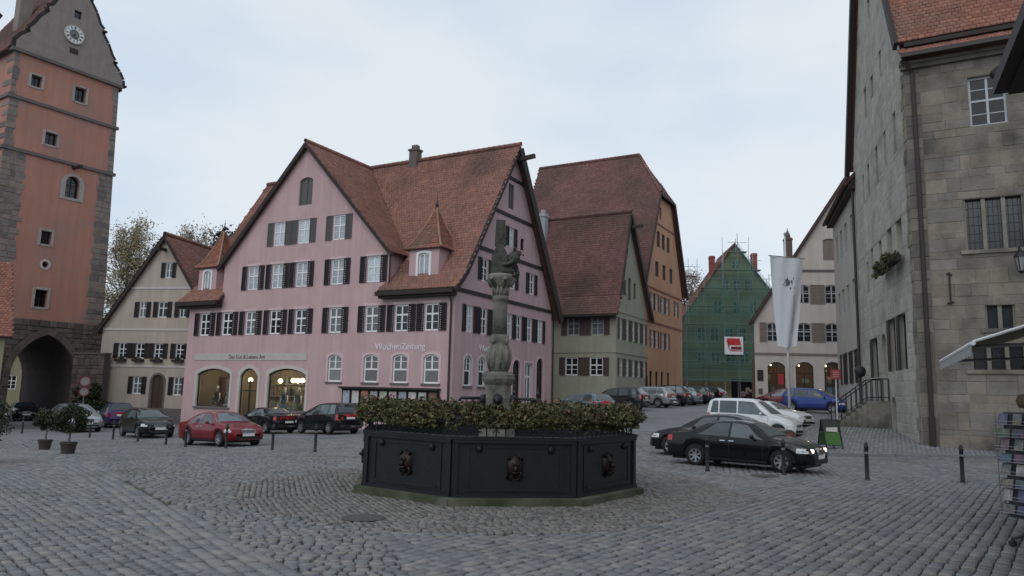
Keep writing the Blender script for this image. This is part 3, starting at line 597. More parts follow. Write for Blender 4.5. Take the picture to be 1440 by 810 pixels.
    roof(h, [(.38, 11.9, 6.5), (-20.7, 11.9, 6.5), (-20.7, 5.9, 16.35), (.38, 5.9, 16.35)], tiles=False)
    ridge_tiles(h, (-20.7, 5.9, 16.42), (.4, 5.9, 16.42)); ridge_tiles(h, (-10.85, -.32, 16.32), (-10.85, 5.8, 16.32))
    b = MB()
    b.beam((.33, .55, 7.85), (.33, 5.9, 16.12), .12, .26); b.beam((.40, 11.95, 6.35), (.40, 5.9, 16.1), .16, .5); b.beam((.33, -.5, 6.75), (.33, .6, 7.9), .12, .24)
    b.build('barge_board', M_DWOOD, h)
    b = MB(); b.beam((-10.85, -.27, 16.08), (-4.0, -.27, 8.9), .1, .18); b.beam((-10.85, -.27, 16.08), (-17.7, -.27, 8.9), .1, .26); b.build('barge_board', M_DWOOD, h)
    G.mb().beam((5.9, -.1, 15.45), (5.9, -1.35, 15.55), .2, .24).build('hoist_beam', M_DWOOD, h)
    for x0, x1 in ((-4.75, .2), (-21.05, -17.2)):
        MB().box(x0, -.6, 6.68, x1, -.42, 6.9).box(x0 + .1, -.42, 6.55, x1 - .1, 0, 6.82).build('gutter', M_DWOOD, h)
    MB().tube([(-.3, -.52, 6.75), (-.14, -.2, 6.45), (-.14, -.12, 6.2), (-.14, -.1, -.8)], .055, 8).build('downpipe', M_PIPE, h)
    MB().tube([(-4.2, -.1, 9.0), (-4.2, -.1, 7.4)], .05, 8).build('downpipe', M_PIPE, h)
    MB().box(-7.6, 5.55, 15.8, -7.0, 6.1, 17.15).box(-7.66, 5.49, 17.0, -6.94, 6.16, 17.12).box(-7.5, 5.65, 17.12, -7.1, 6.0, 17.4).build('chimney', mat('chimney_brick', (.13, .105, .095), na=.3), h)
    # dormers
    for cx, wd, mt in ((-2.25, .96, M_TILEB), (-19.25, .84, M_TILEB)):
        D = Fac(h, cx, .3, 0); ww = .72 if cx > -10 else .66
        D.wall([(-wd, 7.3), (wd, 7.3), (wd, 9.25), (-wd, 9.25)], [hole(-.02, 7.5, ww, 1.5, .1)], M_PINK, depth=.1)
        MB().add([(cx - wd, .3, 7.3), (cx - wd, 2.4, 7.3), (cx - wd, 2.4, 9.25), (cx - wd, .3, 9.25)], [(0, 1, 2, 3)]).add([(cx + wd, .3, 7.3), (cx + wd, 2.4, 7.3), (cx + wd, 2.4, 9.25), (cx + wd, .3, 9.25)], [(0, 1, 2, 3)]).each('dormer_wall', M_PINK, h)
        window(D, -.02, 7.5, ww, 1.5, .1, 2, 1, 0, M_CURT, surr=M_WHITE, fw_=.085)
        MB().box(cx - wd - .05, .22, 7.25, cx + wd + .05, .32, 7.36).build('dormer_sill', M_WHITE, h)
        bell_roof(h, cx, 1.3, wd + .26, 1.2, 9.22, 11.75 if cx < -10 else 11.6, mt)
    # glazed notice case on the wall
    t = thing('notice_case', 'long dark wooden notice case with pinned sheets under the newspaper windows', 'notice case', h.matrix_basis @ Vector((-3.9, -.02, .9)), R(-29))
    MB().box(-3.2, -.16, -.35, 3.2, 0, .02).box(-3.25, -.3, .86, 3.25, 0, .96).box(-3.2, -.16, .8, 3.2, 0, .86).box(-3.2, -.05, .02, 3.2, 0, .8).build('case', M_DWOOD, t)
    cols = [(.35, .38, .45), (.55, .55, .5), (.45, .2, .16), (.4, .4, .4), (.42, .45, .36), (.5, .45, .42), (.34, .36, .4), (.55, .52, .5), (.5, .5, .48), (.2, .12, .08)]
    for k, c in enumerate(cols):
        x = -3.1 + k * .63; MB().box(x, -.075, .08, x + .5, -.06, .74).build('notice_sheet', mat('notice_print_%d' % k, c, na=.6, ns=9), t)
        MB().box(x + .53, -.15, .02, x + .59, -.02, .82).build('mullion', M_DWOOD, t)
    # display figures standing in the shop windows
    cl = [(.05, .055, .09), (.30, .28, .24), (.04, .04, .045), (.20, .24, .28), (.09, .03, .03)]
    lb = ['mannequin in a dark coat in the wide shop window beside the shop door', 'mannequin in a pale jacket at the wall end of the lamp lit shop window', 'mannequin in black in the middle of the lamp lit shop window', 'mannequin in a dark dress in the outer shop window', 'mannequin in a wine red dress in the outer shop window']
    for k, (x, c) in enumerate(zip((-12.2, -10.2, -11.1, -17.0, -18.0), (cl[0], cl[1], cl[2], cl[3], cl[4]))):
        p = h.matrix_basis @ Vector((x, .75 + .1 * (k % 2), 0)); mq = thing('mannequin', lb[k], 'mannequin', (p.x, p.y, -.15), R(-29), 'mannequins in the shop windows')
        MB().lathe([(.2, 0), (.2, .03), (.03, .05), (.025, .5)], 12).build('stand', M_IRON, mq, smooth=True)
        MB().lathe([(.25, .45), (.2, .8), (.15, 1.05), (.18, 1.25), (.21, 1.42), (.12, 1.5), (.06, 1.54)], 14).build('garment', mat('garment_%d' % k, c, na=.3), mq, smooth=True)
        MB().lathe([(.045, 1.5), (.045, 1.6), (.085, 1.68), (.095, 1.76), (.06, 1.86), (.01, 1.88)], 10).build('head', M_SURR, mq, smooth=True)
        b = MB()
        for s in (-1, 1): b.tube([(s * .2, 0, 1.4), (s * .27, -.03, 1.1), (s * .24, -.1, .85)], [.055, .045, .035], 6)
        b.build('arm', M_SURR, mq, smooth=True)
    p = h.matrix_basis @ Vector((-16.35, .55, .45)); bg = thing('handbag', 'white handbag lying low in the outer shop window', 'bag', p, R(-29))
    MB().plate([(-.22, 0), (.22, 0), (.17, .26), (-.17, .26)], -.07, .07).build('body', M_WHITE, bg); MB().tube([(-.1, 0, .25), (-.06, 0, .4), (.06, 0, .4), (.1, 0, .25)], .012, 5).build('handle', M_WHITE, bg)
    return h
pink_house()

# ------------------------------------------------------------------ tan gabled house
def tan_house():
    h = thing('gabled_house', 'small tan house with one plain gable and arched wooden door beside the gate tower', 'house', (-21.56, 49, 0), R(-12))
    F = Fac(h, 0, 0, 0); W2 = [(-4.92, .66), (-3.57, .66), (-2.15, .66), (-.54, .62)]; W3 = [(-3.66, .55), (-2.12, .72), (-.55, .55)]
    H = [hole(x, 3.42, w, 1.02) for x, w in W2] + [hole(x, 6.2, w, 1.06) for x, w in W3] + [hole(-1.92, 8.9, .52, 1.06), hole(-3.54, 1.05, .68, 1.15), hole(-.47, 1.03, .66, 1.18), hole(-1.98, -.4, .95, 2.75, .47)]
    F.wall([(-6.65, -2), (1.85, -2), (1.85, 5.9), (-2.3, 11.75), (-6.65, 5.55)], H, M_TAN)
    for x, w in W2: window(F, x, 3.42, w, 1.02, 0, 2, 3, .6, M_GLASS, shut=M_SHUT, sw=.36, fw_=.06)
    for x, w in W3: window(F, x, 6.2, w, 1.06, 0, 2, 2, .6, M_CURT2, shut=M_SHUT, sw=.34, fw_=.06)
    window(F, -1.92, 8.9, .52, 1.06, 0, 2, 2, 0, M_CURT2, shut=M_SHUT, sw=.3, fw_=.06)
    window(F, -3.54, 1.05, .68, 1.15, 0, 2, 3, .6, M_CURT2, shut=M_SHUT, sw=.34, fw_=.06); window(F, -.47, 1.03, .66, 1.18, 0, 2, 3, .6, M_CURT2, shut=M_SHUT, sw=.34, fw_=.06)
    window(F, -1.98, -.4, .95, 2.75, .47, 2, 3, 0, mat('brown_door', (.07, .04, .028), na=.3), mat('brown_door', (.07, .04, .028)), surr=M_SILL, name='door')
    for z in (2.9, 5.37, 8.21):
        hw = 6.6 if z < 5.5 else (11.75 - z) / 1.425; F.mb().box(-2.3 - min(hw, 4.3), -.05, z - .07, -2.3 + min(hw, 4.1), .02, z + .07).build('moulding', M_SURR, h)
    MB().add([(-6.65, 0, -2), (-6.65, 9, -2), (-6.65, 9, 5.55), (-6.65, 0, 5.55)], [(0, 1, 2, 3)]).add([(1.85, 1.2, -2), (1.85, 9, -2), (1.85, 9, 5.9), (1.85, 1.2, 5.9)], [(0, 1, 2, 3)]).add([(-6.65, 9, -2), (1.85, 9, -2), (1.85, 9, 5.9), (-2.3, 9, 11.75), (-6.65, 9, 5.55)], [(0, 1, 2, 3, 4)]).each('wall', M_TAN, h)
    roof(h, [(2.2, -.3, 5.45), (2.2, 9.3, 5.45), (-2.3, 9.3, 11.9), (-2.3, -.3, 11.9)]); roof(h, [(-7.05, 9.3, 5.1), (-7.05, -.3, 5.1), (-2.3, -.3, 11.9), (-2.3, 9.3, 11.9)])
    ridge_tiles(h, (-2.3, -.3, 11.97), (-2.3, 9.3, 11.97))
    b = MB(); b.beam((-2.3, -.27, 11.72), (2.2, -.27, 5.28), .1, .18); b.beam((-2.3, -.27, 11.72), (-7.05, -.27, 4.95), .1, .26); b.build('barge_board', M_DWOOD, h)
    F.mb().beam((-2.3, -.05, 10.85), (-2.15, -1.1, 10.75), .18, .2).build('hoist_beam', M_DWOOD, h)
    F.mb().box(-6.66, -.08, -2, 1.2, .03, .15).build('plinth', M_SILL, h)
    # flower boxes under the first-floor windows
    w = ['under the tan house window furthest from the pink house', 'under the second first floor window of the tan house', 'under the third first floor window of the tan house', 'under the tan house window next to the pink house']
    for k, (x, _) in enumerate(W2):
        p = h.matrix_basis @ Vector((x, -.14, 3.2)); t = thing('window_box', 'dark window box of plants ' + w[k], 'window box', p, R(-12), 'window boxes on the tan house')
        MB().box(-.4, -.12, 0, .4, .1, .16).build('trough', M_DWOOD, t); leaves('foliage', blob(160, (0, -.02, .2), (.38, .14, .12), 8, .4), M_LEAFD, t, (.03, .06))
    # rough wall stub and ivy at its corner
    q = thing('stone_wall', 'short dark rubble wall between tan house and gate tower', 'wall', (-28.3, 49.6, 0), R(-12))
    f2 = Fac(q, 0, 0, 0); MB().box(-1.3, .03, -2, 1.15, .5, 3.6).build('core', M_DMORT, q); masonry(f2, [(-1.3, -1.5, 1.15, 3.6)], M_BASE, 'stone', rowh=.34, lmin=.35, lmax=.75)
    MB().box(-1.38, -.08, 3.6, 1.2, .55, 3.72).build('coping', M_BASE, q)
tan_house()

# ------------------------------------------------------------------ gate tower
def gate_tower():
    h = thing('gate_tower', 'tall red plastered gate tower with scrolled gable and white clock', 'tower', (-29.96, 54, 0), R(57))
    F = Fac(h, 0, 0, 0); LW = 7.98; D = 7.8
    def arch(e=0., n=7):
        c = -3.85; hw = 2.08 + e; zs = 2.0; ap = 4.9 + e * 1.15; p = [(c - hw, -1.6), (c + hw, -1.6), (c + hw, zs)]
        rad = ((ap - zs) ** 2 + hw * hw) / (2 * hw); a1 = math.asin((ap - zs) / rad)
        rt = [(c + hw - rad + rad * math.cos(a1 * k / n), zs + rad * math.sin(a1 * k / n)) for k in range(1, n + 1)]
        return p + rt + [(2 * c - x, z) for x, z in rt[-2::-1]] + [(c - hw, zs)]
    wins = [(-6.44, 22.0, .66, .78), (-3.49, 21.95, .75, 1.05), (-5.08, 18.2, .78, .85), (-4.66, 11.16, .66, .9), (-4.54, 6.77, .78, 1.18)]
    H = [hole(*w) for w in wins] + [hole(-3.32, 14.77, .97, 1.6, .45)]
    F.wall([(-LW, 5.9), (-.15, 5.9), (-.8, 24.1), (-LW, 24.1)], H + [[(-4.53 + .2 * math.cos(a), 9.74 + .22 * math.sin(a)) for a in np.linspace(0, 2 * PI, 13)[:-1]]], M_RED, depth=.4)
    F.wall([(-LW, -1.6), (0, -1.6), (-.15, 5.9), (-LW, 5.9)], [arch()], M_DMORT, depth=.5)
    # side faces, back, tunnel
    MB().add([(-LW, 0, -1.6), (-LW, D, -1.6), (-LW, D, 24.1), (-LW, 0, 24.1)], [(0, 1, 2, 3)]).add([(0, 0, -1.6), (0, D, -1.6), (-.8, D, 24.1), (-.8, 0, 24.1)], [(0, 1, 2, 3)]).each('wall', M_RED, h)
    Fac(h, 0, D, PI).wall([(0, -1.6), (LW, -1.6), (LW, 24.1), (.8, 24.1)], [[(-x, z) for x, z in arch()][::-1]], M_RED, depth=.3)
    a = arch(); n = len(a); MB().add([(x, .3, z) for x, z in a] + [(x, D, z) for x, z in a], [(k, n + k, n + (k + 1) % n, (k + 1) % n) for k in range(1, n)]).build('passage_vault', M_DMORT, h)
    big = arch(.42)
    masonry(F, [(-LW, -1.3, 0, 5.9)], M_BASE, 'stone', rowh=.36, lmin=.32, lmax=.78, d=(.02, .08), clip=lambda x, z: not inpoly([x], [z], big)[0], b=.04)
    i_ = arch(.02, 8); o_ = arch(.42, 8); 
    for k in range(2, len(i_)):
        p = [i_[k], o_[k], o_[(k + 1) % len(o_)], i_[(k + 1) % len(i_)]]
        if k == len(i_) - 1: continue
        F.mb().plate(p, -.12, .05).build('arch_stone', M_BASE, h)
    for x0, x1 in ((i_[1][0], o_[1][0]), (o_[0][0], i_[0][0])): masonry(F, [(x0, -1.2, x1, 2.0)], M_BASE, 'arch_stone', rowh=.55, lmin=.3, lmax=.8, d=(.09, .12))
    # quoins, toothed
    z = 5.95; k = 0
    while z < 23.9:
        hh = min(random.uniform(.3, .48), 24.0 - z); rx = -.15 - .65 * (z - 5.9) / 18.2; up = z > 17.2
        wr = 1.25 - .25 * (z - 6) / 11 + random.uniform(-.1, .14) if not up else .42 + random.uniform(-.06, .1); wl = 1.5 + random.uniform(-.12, .15) if not up else (.55 if z < 20.8 else .36) + random.uniform(-.06, .1)
        for x0, x1 in ((rx - wr, rx), (-LW, -LW + wl)):
            n = max(1, round((x1 - x0) / .55)); xs = [x0] + sorted(x0 + (x1 - x0) * (q + random.uniform(-.25, .25)) / n for q in range(1, n)) + [x1]
            for p, q in zip(xs, xs[1:]): F.mb().block(p + .008, z + .008, q - .008, z + hh - .008, random.uniform(.01, .05), .03).build('quoin_stone', M_QUOIN, h)
        if k % 2 == 0: Fac(h, -LW, D, -PI / 2).mb().block(D - random.uniform(.7, 1.3), z + .01, D, z + hh - .01, .03, .03).build('quoin_stone', M_QUOIN, h)
        z += hh; k += 1
    for zc, pr in ((17.25, .14), (20.85, .14), (24.12, .22)):
        b = F.mb(); e = -.15 - .65 * (zc - 5.9) / 18.2
        b.box(-LW - pr, -pr, zc - .12, e + pr, .1, zc + .1); b.box(-LW - pr, .1, zc - .12, -LW + .1, D, zc + .1); b.build('string_course', M_SILL, h)
    for (x, z, w, hh) in wins:
        window(F, x, z, w, hh, 0, 2, 2, 0, M_GLASS, M_DWOOD, fw_=.05, depth=.28)
        for q in ((x - w / 2 - .2, z - .14, x - w / 2, z + hh + .12), (x + w / 2, z - .12, x + w / 2 + .18, z + hh + .16), (x - w / 2, z + hh, x + w / 2, z + hh + .16), (x - w / 2, z - .17, x + w / 2, z)):
            F.mb().block(q[0] + .004, q[1], q[2] - .004, q[3], random.uniform(.03, .05), .02).build('frame_stone', M_FRAME, h)
    window(F, -3.32, 14.77, .97, 1.6, .45, 2, 4, .6, M_GLASS, M_DWOOD, fw_=.05, depth=.28)
    o2 = arc_outline(1.6, 1.95, .72, -3.32 - .8, 14.6); F.mb().ring(o2, arc_outline(.96, 1.59, .45, -3.32 - .48, 14.775), -.05, .1).build('window_surround', M_FRAME, h)
    F.mb().ring([(-4.53 + .36 * math.cos(t), 9.74 + .36 * math.sin(t)) for t in np.linspace(0, 2 * PI, 17)[:-1]], [(-4.53 + .205 * math.cos(t), 9.74 + .225 * math.sin(t)) for t in np.linspace(0, 2 * PI, 17)[:-1]], -.04, .1).build('window_surround', M_BAND, h)
    F.mb().box(-4.8, .3, 9.4, -4.2, .34, 10.1).build('pane', M_GLASS, h)
    F.mb().tube([(-3.4, .1, 17.0), (-3.3, -.9, 17.0)], .14, 8).build('waterspout', M_DWOOD, h)
    # scrolled gable
    pr = [(.55, 24.2), (.62, 24.75), (.93, 25.25), (1.42, 25.75), (1.35, 26.0), (1.6, 26.3), (2.0, 27.1), (2.48, 27.75), (2.36, 28.05), (2.7, 28.3), (3.05, 29.1), (3.55, 29.8), (3.5, 30.15), (3.75, 30.6), (3.85, 31.4), (4.3, 31.9)]
    pts = [(-u, z) for u, z in pr] + [(-8.6 + u, z) for u, z in pr[-2::-1]]; pts = [(-LW + .02, 24.2) if z < 24.3 and x < -7 else (x, z) for x, z in pts]
    ho = [hole(-4.27, 28.05, .5, .6)]
    F.wall(pts, ho, M_GABLE, 'gable', .3); window(F, -4.27, 28.05, .5, .6, 0, 1, 1, 0, M_GLASS, M_DWOOD, fw_=.04, depth=.15)
    b = F.mb()
    for p, q in zip(pts, pts[1:]): b.beam((p[0], .12, p[1]), (q[0], .12, q[1]), .5, .13, up=(0, 1, 0))
    b.build('gable_coping', M_DWOOD, h)
    for (x, z) in ((-1.36, 25.9), (-2.36, 27.95), (-.5, 24.3)): F.mb().box(x - .05, -.1, z - .07, x + .24, .3, z + .06).build('scroll_knob', M_DWOOD, h)
    F.mb().box(-4.55, -.05, 25.35, -4.0, .1, 25.72).build('clock_weight_slot', M_DWOOD, h)
    roof(h, [(-LW - .45, D + .2, 24.0), (-LW - .45, .3, 24.0), (-4.3, .3, 31.6), (-4.3, D + .2, 31.6)], M_TILED); roof(h, [(-.35, .3, 24.0), (-.35, D + .2, 24.0), (-4.3, D + .2, 31.6), (-4.3, .3, 31.6)], M_TILED)
    # chimney and dormer hoist on the far slope
    MB().box(-7.0, 2.6, 26.0, -6.2, 3.4, 29.9).box(-7.08, 2.52, 29.6, -6.12, 3.48, 29.75).build('chimney', M_GABLE, h)
    MB().beam((-8.0, 3.2, 27.2), (-10.6, 2.6, 28.4), .5, .5).build('hoist_beam', M_DWOOD, h)
    # clock
    c = thing('tower_clock', 'round white clock face with dark centre on the tower gable', 'clock', h.matrix_basis @ Vector((-4.4, -.06, 26.73)), R(57)); c.scale = (.86, 1, .86)
    circ = lambda r_, n=32: [(r_ * math.cos(t), r_ * math.sin(t)) for t in np.linspace(0, 2 * PI, n + 1)[:-1]]
    MB().plate(circ(.72), -.03, .06).build('dial', mat('clock_dial', (.17, .175, .175), na=.25, ns=4), c); MB().ring(circ(.74), circ(.42), -.06, -.02).build('chapter_ring', mat('clock_white', (.70, .71, .70), na=.1), c)
    MB().ring(circ(.8), circ(.73), -.08, .06).build('rim', M_BAND, c); b = MB(); 
    strokes = [3, 1, 2, 3, 3, 1, 2, 3, 4, 2, 1, 2]
    for k in range(12):
        t = PI / 2 - k * PI / 6
        for j in range(strokes[k]):
            o = (j - (strokes[k] - 1) / 2) * .045; ca, sa = math.cos(t), math.sin(t); b.beam((ca * .47 - sa * o, -.07, sa * .47 + ca * o), (ca * .68 - sa * o, -.07, sa * .68 + ca * o), .022, .02, up=(0, 1, 0))
    b.build('numerals', M_IRON, c); b = MB(); b.beam((-.05, -.1, -.1), (.32, -.1, -.42), .05, .02, up=(0, 1, 0)); b.build('hand', M_IRON, c); MB().beam((.06, -.12, .08), (-.2, -.12, -.2), .07, .02, up=(0, 1, 0)).build('hand', M_IRON, c)
gate_tower()

# ------------------------------------------------------------------ green house and tall orange house behind it
def green_house():
    h = thing('shuttered_house', 'pale green corner house with steep dark roof and brown shutters', 'house', (7.47, 52, 0), R(-29))
    F = Fac(h, 0, 0, 0); G = Fac(h, 0, 0, PI / 2); fa = [(-3.32, 6.0, .98, 1.48), (-1.42, 6.0, .98, 1.48), (-3.42, 3.1, 1.02, 1.3), (-1.48, 3.1, 1.02, 1.3)]
    F.wall([(-5.05, -1), (0, -1), (0, 7.9), (-5.05, 7.9)], [hole(*w) for w in fa], M_GREEN)
    for w in fa: window(F, *w, 0, 2, 3, .58, M_CURT2 if w[1] > 5 else M_GLASS, mat('grey_window_paint', (.36, .37, .38)) if w[1] > 5 else M_WHITE, shut=M_SHUTB, sw=.45, fw_=.08)
    ga = [(x, 5.75, .62, 1.55) for x in (.95, 2.3, 3.6, 4.85, 6.1)] + [(x, 3.15, .7, 1.25) for x in (1.0, 2.3, 3.6, 4.85, 6.1)]; gb = [(1.75, 9.02, .6, 1.2), (2.84, 8.8, .7, 1.7), (4.0, 9.05, .6, 1.2)]
    G.wall([(0, -1), (7.1, -1), (7.1, 8.2), (2.4, 15.35), (0, 7.9)], [hole(*w) for w in ga + gb] + [hole(2.16, 12.0, .7, 1.5)], M_GREEN)
    for w in ga: window(G, *w, 0, 2, 3, .58, M_CURT2, shut=M_SHUTB, sw=.28, fw_=.07)
    for w in gb: window(G, *w, 0, 2, 1, 0, M_SHUTG, M_SHUTG)
    window(G, 2.16, 12.0, .7, 1.5, 0, 1, 1, 0, M_SHUTB, M_SHUTB)
    for f, x0, x1 in ((F, -5.05, .04), (G, -.04, 7.1)):
        for z in (7.75, 4.8): f.mb().box(x0, -.05, z - .06, x1, .02, z + .06).build('moulding', M_GREEN, h)
    MB().add([(-5.05, 0, -1), (-8.2, 7.1, -1), (-8.2, 7.1, 8.2), (-6.9, 2.4, 15.35), (-5.05, 0, 7.9)], [(0, 1, 2, 3, 4)]).add([(-8.2, 7.1, -1), (0, 7.1, -1), (0, 7.1, 8.2), (-8.2, 7.1, 8.2)], [(0, 1, 2, 3)]).each('wall', M_GREEN, h)
    roof(h, [(-5.5, -.55, 7.45), (.3, -.55, 7.45), (.3, .25, 8.9), (-5.5, .25, 8.9)], M_TILED); roof(h, [(-5.5, .25, 8.9), (.3, .25, 8.9), (.3, 2.4, 15.5), (-7.2, 2.4, 15.5)], M_TILED)
    roof(h, [(.3, 7.5, 7.75), (-8.6, 7.5, 7.75), (-7.2, 2.4, 15.5), (.3, 2.4, 15.5)], M_TILED); ridge_tiles(h, (-7.2, 2.4, 15.56), (.32, 2.4, 15.56), M_TILED)
    b = MB(); b.beam((.28, .2, 8.6), (.28, 2.4, 15.3), .1, .22); b.beam((.32, 7.5, 7.6), (.32, 2.4, 15.3), .14, .36); b.build('barge_board', M_DWOOD, h)
    MB().box(-5.4, -.7, 7.3, .2, -.53, 7.48).box(-5.3, -.53, 7.2, .05, 0, 7.4).build('gutter', M_DWOOD, h)
    G.mb().beam((2.4, -.1, 14.3), (2.4, -1.2, 14.35), .18, .2).build('hoist_beam', M_DWOOD, h)
    MB().tube([(-4.9, -.1, 7.2), (-4.9, -.1, 0)], .05, 6).build('downpipe', M_PIPE, h)
    MB().box(-7.15, 1.5, 0, -6.55, 2.1, 15.9).box(-7.21, 1.44, 15.6, -6.49, 2.16, 15.74).box(-7.0, 1.65, 15.9, -6.7, 1.95, 16.2).build('chimney', mat('white_chimney_render', (.34, .345, .35), streak=.2), h)
    MB().tube([(.1, 6.5, 0), (.1, 6.5, 3.3)], .09, 6).build('downpipe', M_PIPE, h)
green_house()
def orange_house():
    h = thing('tall_gabled_house', 'tall orange house with half hipped gable towering behind the green house', 'house', (10.82, 58.04, 0), R(-29)); G = Fac(h, 0, 0, PI / 2); F = Fac(h, 0, 0, 0)
    s = -6.9; A = [(x + s, 14.2, .9, 1.35) for x in (9.9, 11.3, 12.7)] + [(x + s, 11.6, .95, 1.3) for x in (9.5, 11.47, 13.5)]; B = [(x + s, z, .78, 1.4) for z in (8.7, 5.65) for x in (8.1, 9.25, 10.9, 12.2)] + [(14.9 + s, 8.75, .85, 1.35)]; C = [(x + s, 2.3, .7, 1.45) for x in (7.8, 9.3, 10.75, 12.5)]
    G.wall([(-.3, -1), (9.9, -1), (9.9, 10.9), (6.7, 18.7), (2.7, 18.7), (-.3, 10.7)], [hole(*w) for w in A + B + C] + [hole(10.5 + s, 16.7, .6, 1.1)], M_ORANGE)
    for w in A: window(G, *w, 0, 2, 1, 0, M_SHUTB, M_DWOOD)
    window(G, 10.5 + s, 16.7, .6, 1.1, 0, 2, 1, 0, M_ORANGE, M_DWOOD, fw_=.04)
    for w in B: window(G, *w, 0, 2, 3, .6, M_CURT2, shut=M_SHUTB, sw=.2, fw_=.07, sides='lr')
    for w in C: window(G, *w, 0, 2, 2, 0, M_GLASS, M_DWOOD)
    for z in (16.2, 10.5, 7.7): G.mb().box(max(-.3, 4.7 - (23 - z) / 2.4), -.05, z - .07, min(9.9, 4.7 + (23 - z) / 2.4), .02, z + .07).build('moulding', mat('dark_orange_band', (.24, .11, .075)), h)
    MB().add([(-12, -.3, -1), (-12, 9.9, -1), (-12, 9.9, 10.8), (-12, 4.7, 22.8), (-12, -.3, 10.8)], [(0, 1, 2, 3, 4)]).add([(-12, -.3, -1), (0, -.3, -1), (0, -.3, 10.8), (-12, -.3, 10.8)], [(0, 1, 2, 3)]).add([(-12, 9.9, -1), (0, 9.9, -1), (0, 9.9, 10.8), (-12, 9.9, 10.8)], [(0, 1, 2, 3)]).each('wall', M_ORANGE, h)
    z = lambda y: 23.1 - abs(y - 4.7) * (23.1 - 18.85) / 2.05
    e0, e1 = -1.35, 10.6
    roof(h, [(-12.3, e0, z(e0)), (.35, e0, z(e0)), (.35, 2.65, z(2.65)), (-2.3, 4.7, 23.1), (-12.3, 4.7, 23.1)], M_TILED)
    roof(h, [(.35, e1, z(e1)), (-12.3, e1, z(e1)), (-12.3, 4.7, 23.1), (-2.3, 4.7, 23.1), (.35, 6.75, z(6.75))], M_TILED)
    roof(h, [(.35, 2.65, z(2.65)), (.35, 6.75, z(6.75)), (-2.3, 4.7, 23.1)], M_TILED)
    ridge_tiles(h, (-12.3, 4.7, 23.15), (-2.3, 4.7, 23.15), M_TILED); ridge_tiles(h, (-2.3, 4.7, 23.15), (.35, 2.65, z(2.65) + .05), M_TILED)
    b = MB(); b.beam((.36, e0, z(e0) - .15), (.36, 2.65, z(2.65) - .15), .1, .2); b.beam((.36, e1, z(e1) - .2), (.36, 6.75, z(6.75) - .2), .12, .32); b.beam((.36, 2.6, z(2.65) - .15), (.36, 6.8, z(6.75) - .15), .12, .2); b.build('barge_board', M_DWOOD, h)
orange_house()

# ------------------------------------------------------------------ house under scaffolding at the top of the street
def netting(name='green_netting', a=.42):
    m = bpy.data.materials.new(name); m.use_nodes = True; n = m.node_tree.nodes; l = m.node_tree.links; b = n['Principled BSDF']; o = n['Material Output']
    b.inputs['Base Color'].default_value = (.075, .185, .145, 1); b.inputs['Roughness'].default_value = .8
    t = n.new('ShaderNodeBsdfTransparent'); x = n.new('ShaderNodeMixShader'); no = n.new('ShaderNodeTexNoise'); no.inputs['Scale'].default_value = .5; no.inputs['Detail'].default_value = 4
    tc_ = n.new('ShaderNodeTexCoord'); l.new(tc_.outputs['Object'], no.inputs['Vector']); mr = n.new('ShaderNodeMapRange'); mr.inputs[1].default_value = .3; mr.inputs[2].default_value = .7; mr.inputs[3].default_value = a - .17; mr.inputs[4].default_value = a + .17
    l.new(no.outputs[0], mr.inputs[0]); l.new(mr.outputs[0], x.inputs[0]); l.new(t.outputs[0], x.inputs[1]); l.new(b.outputs[0], x.inputs[2]); l.new(x.outputs[0], o.inputs[0]); return m
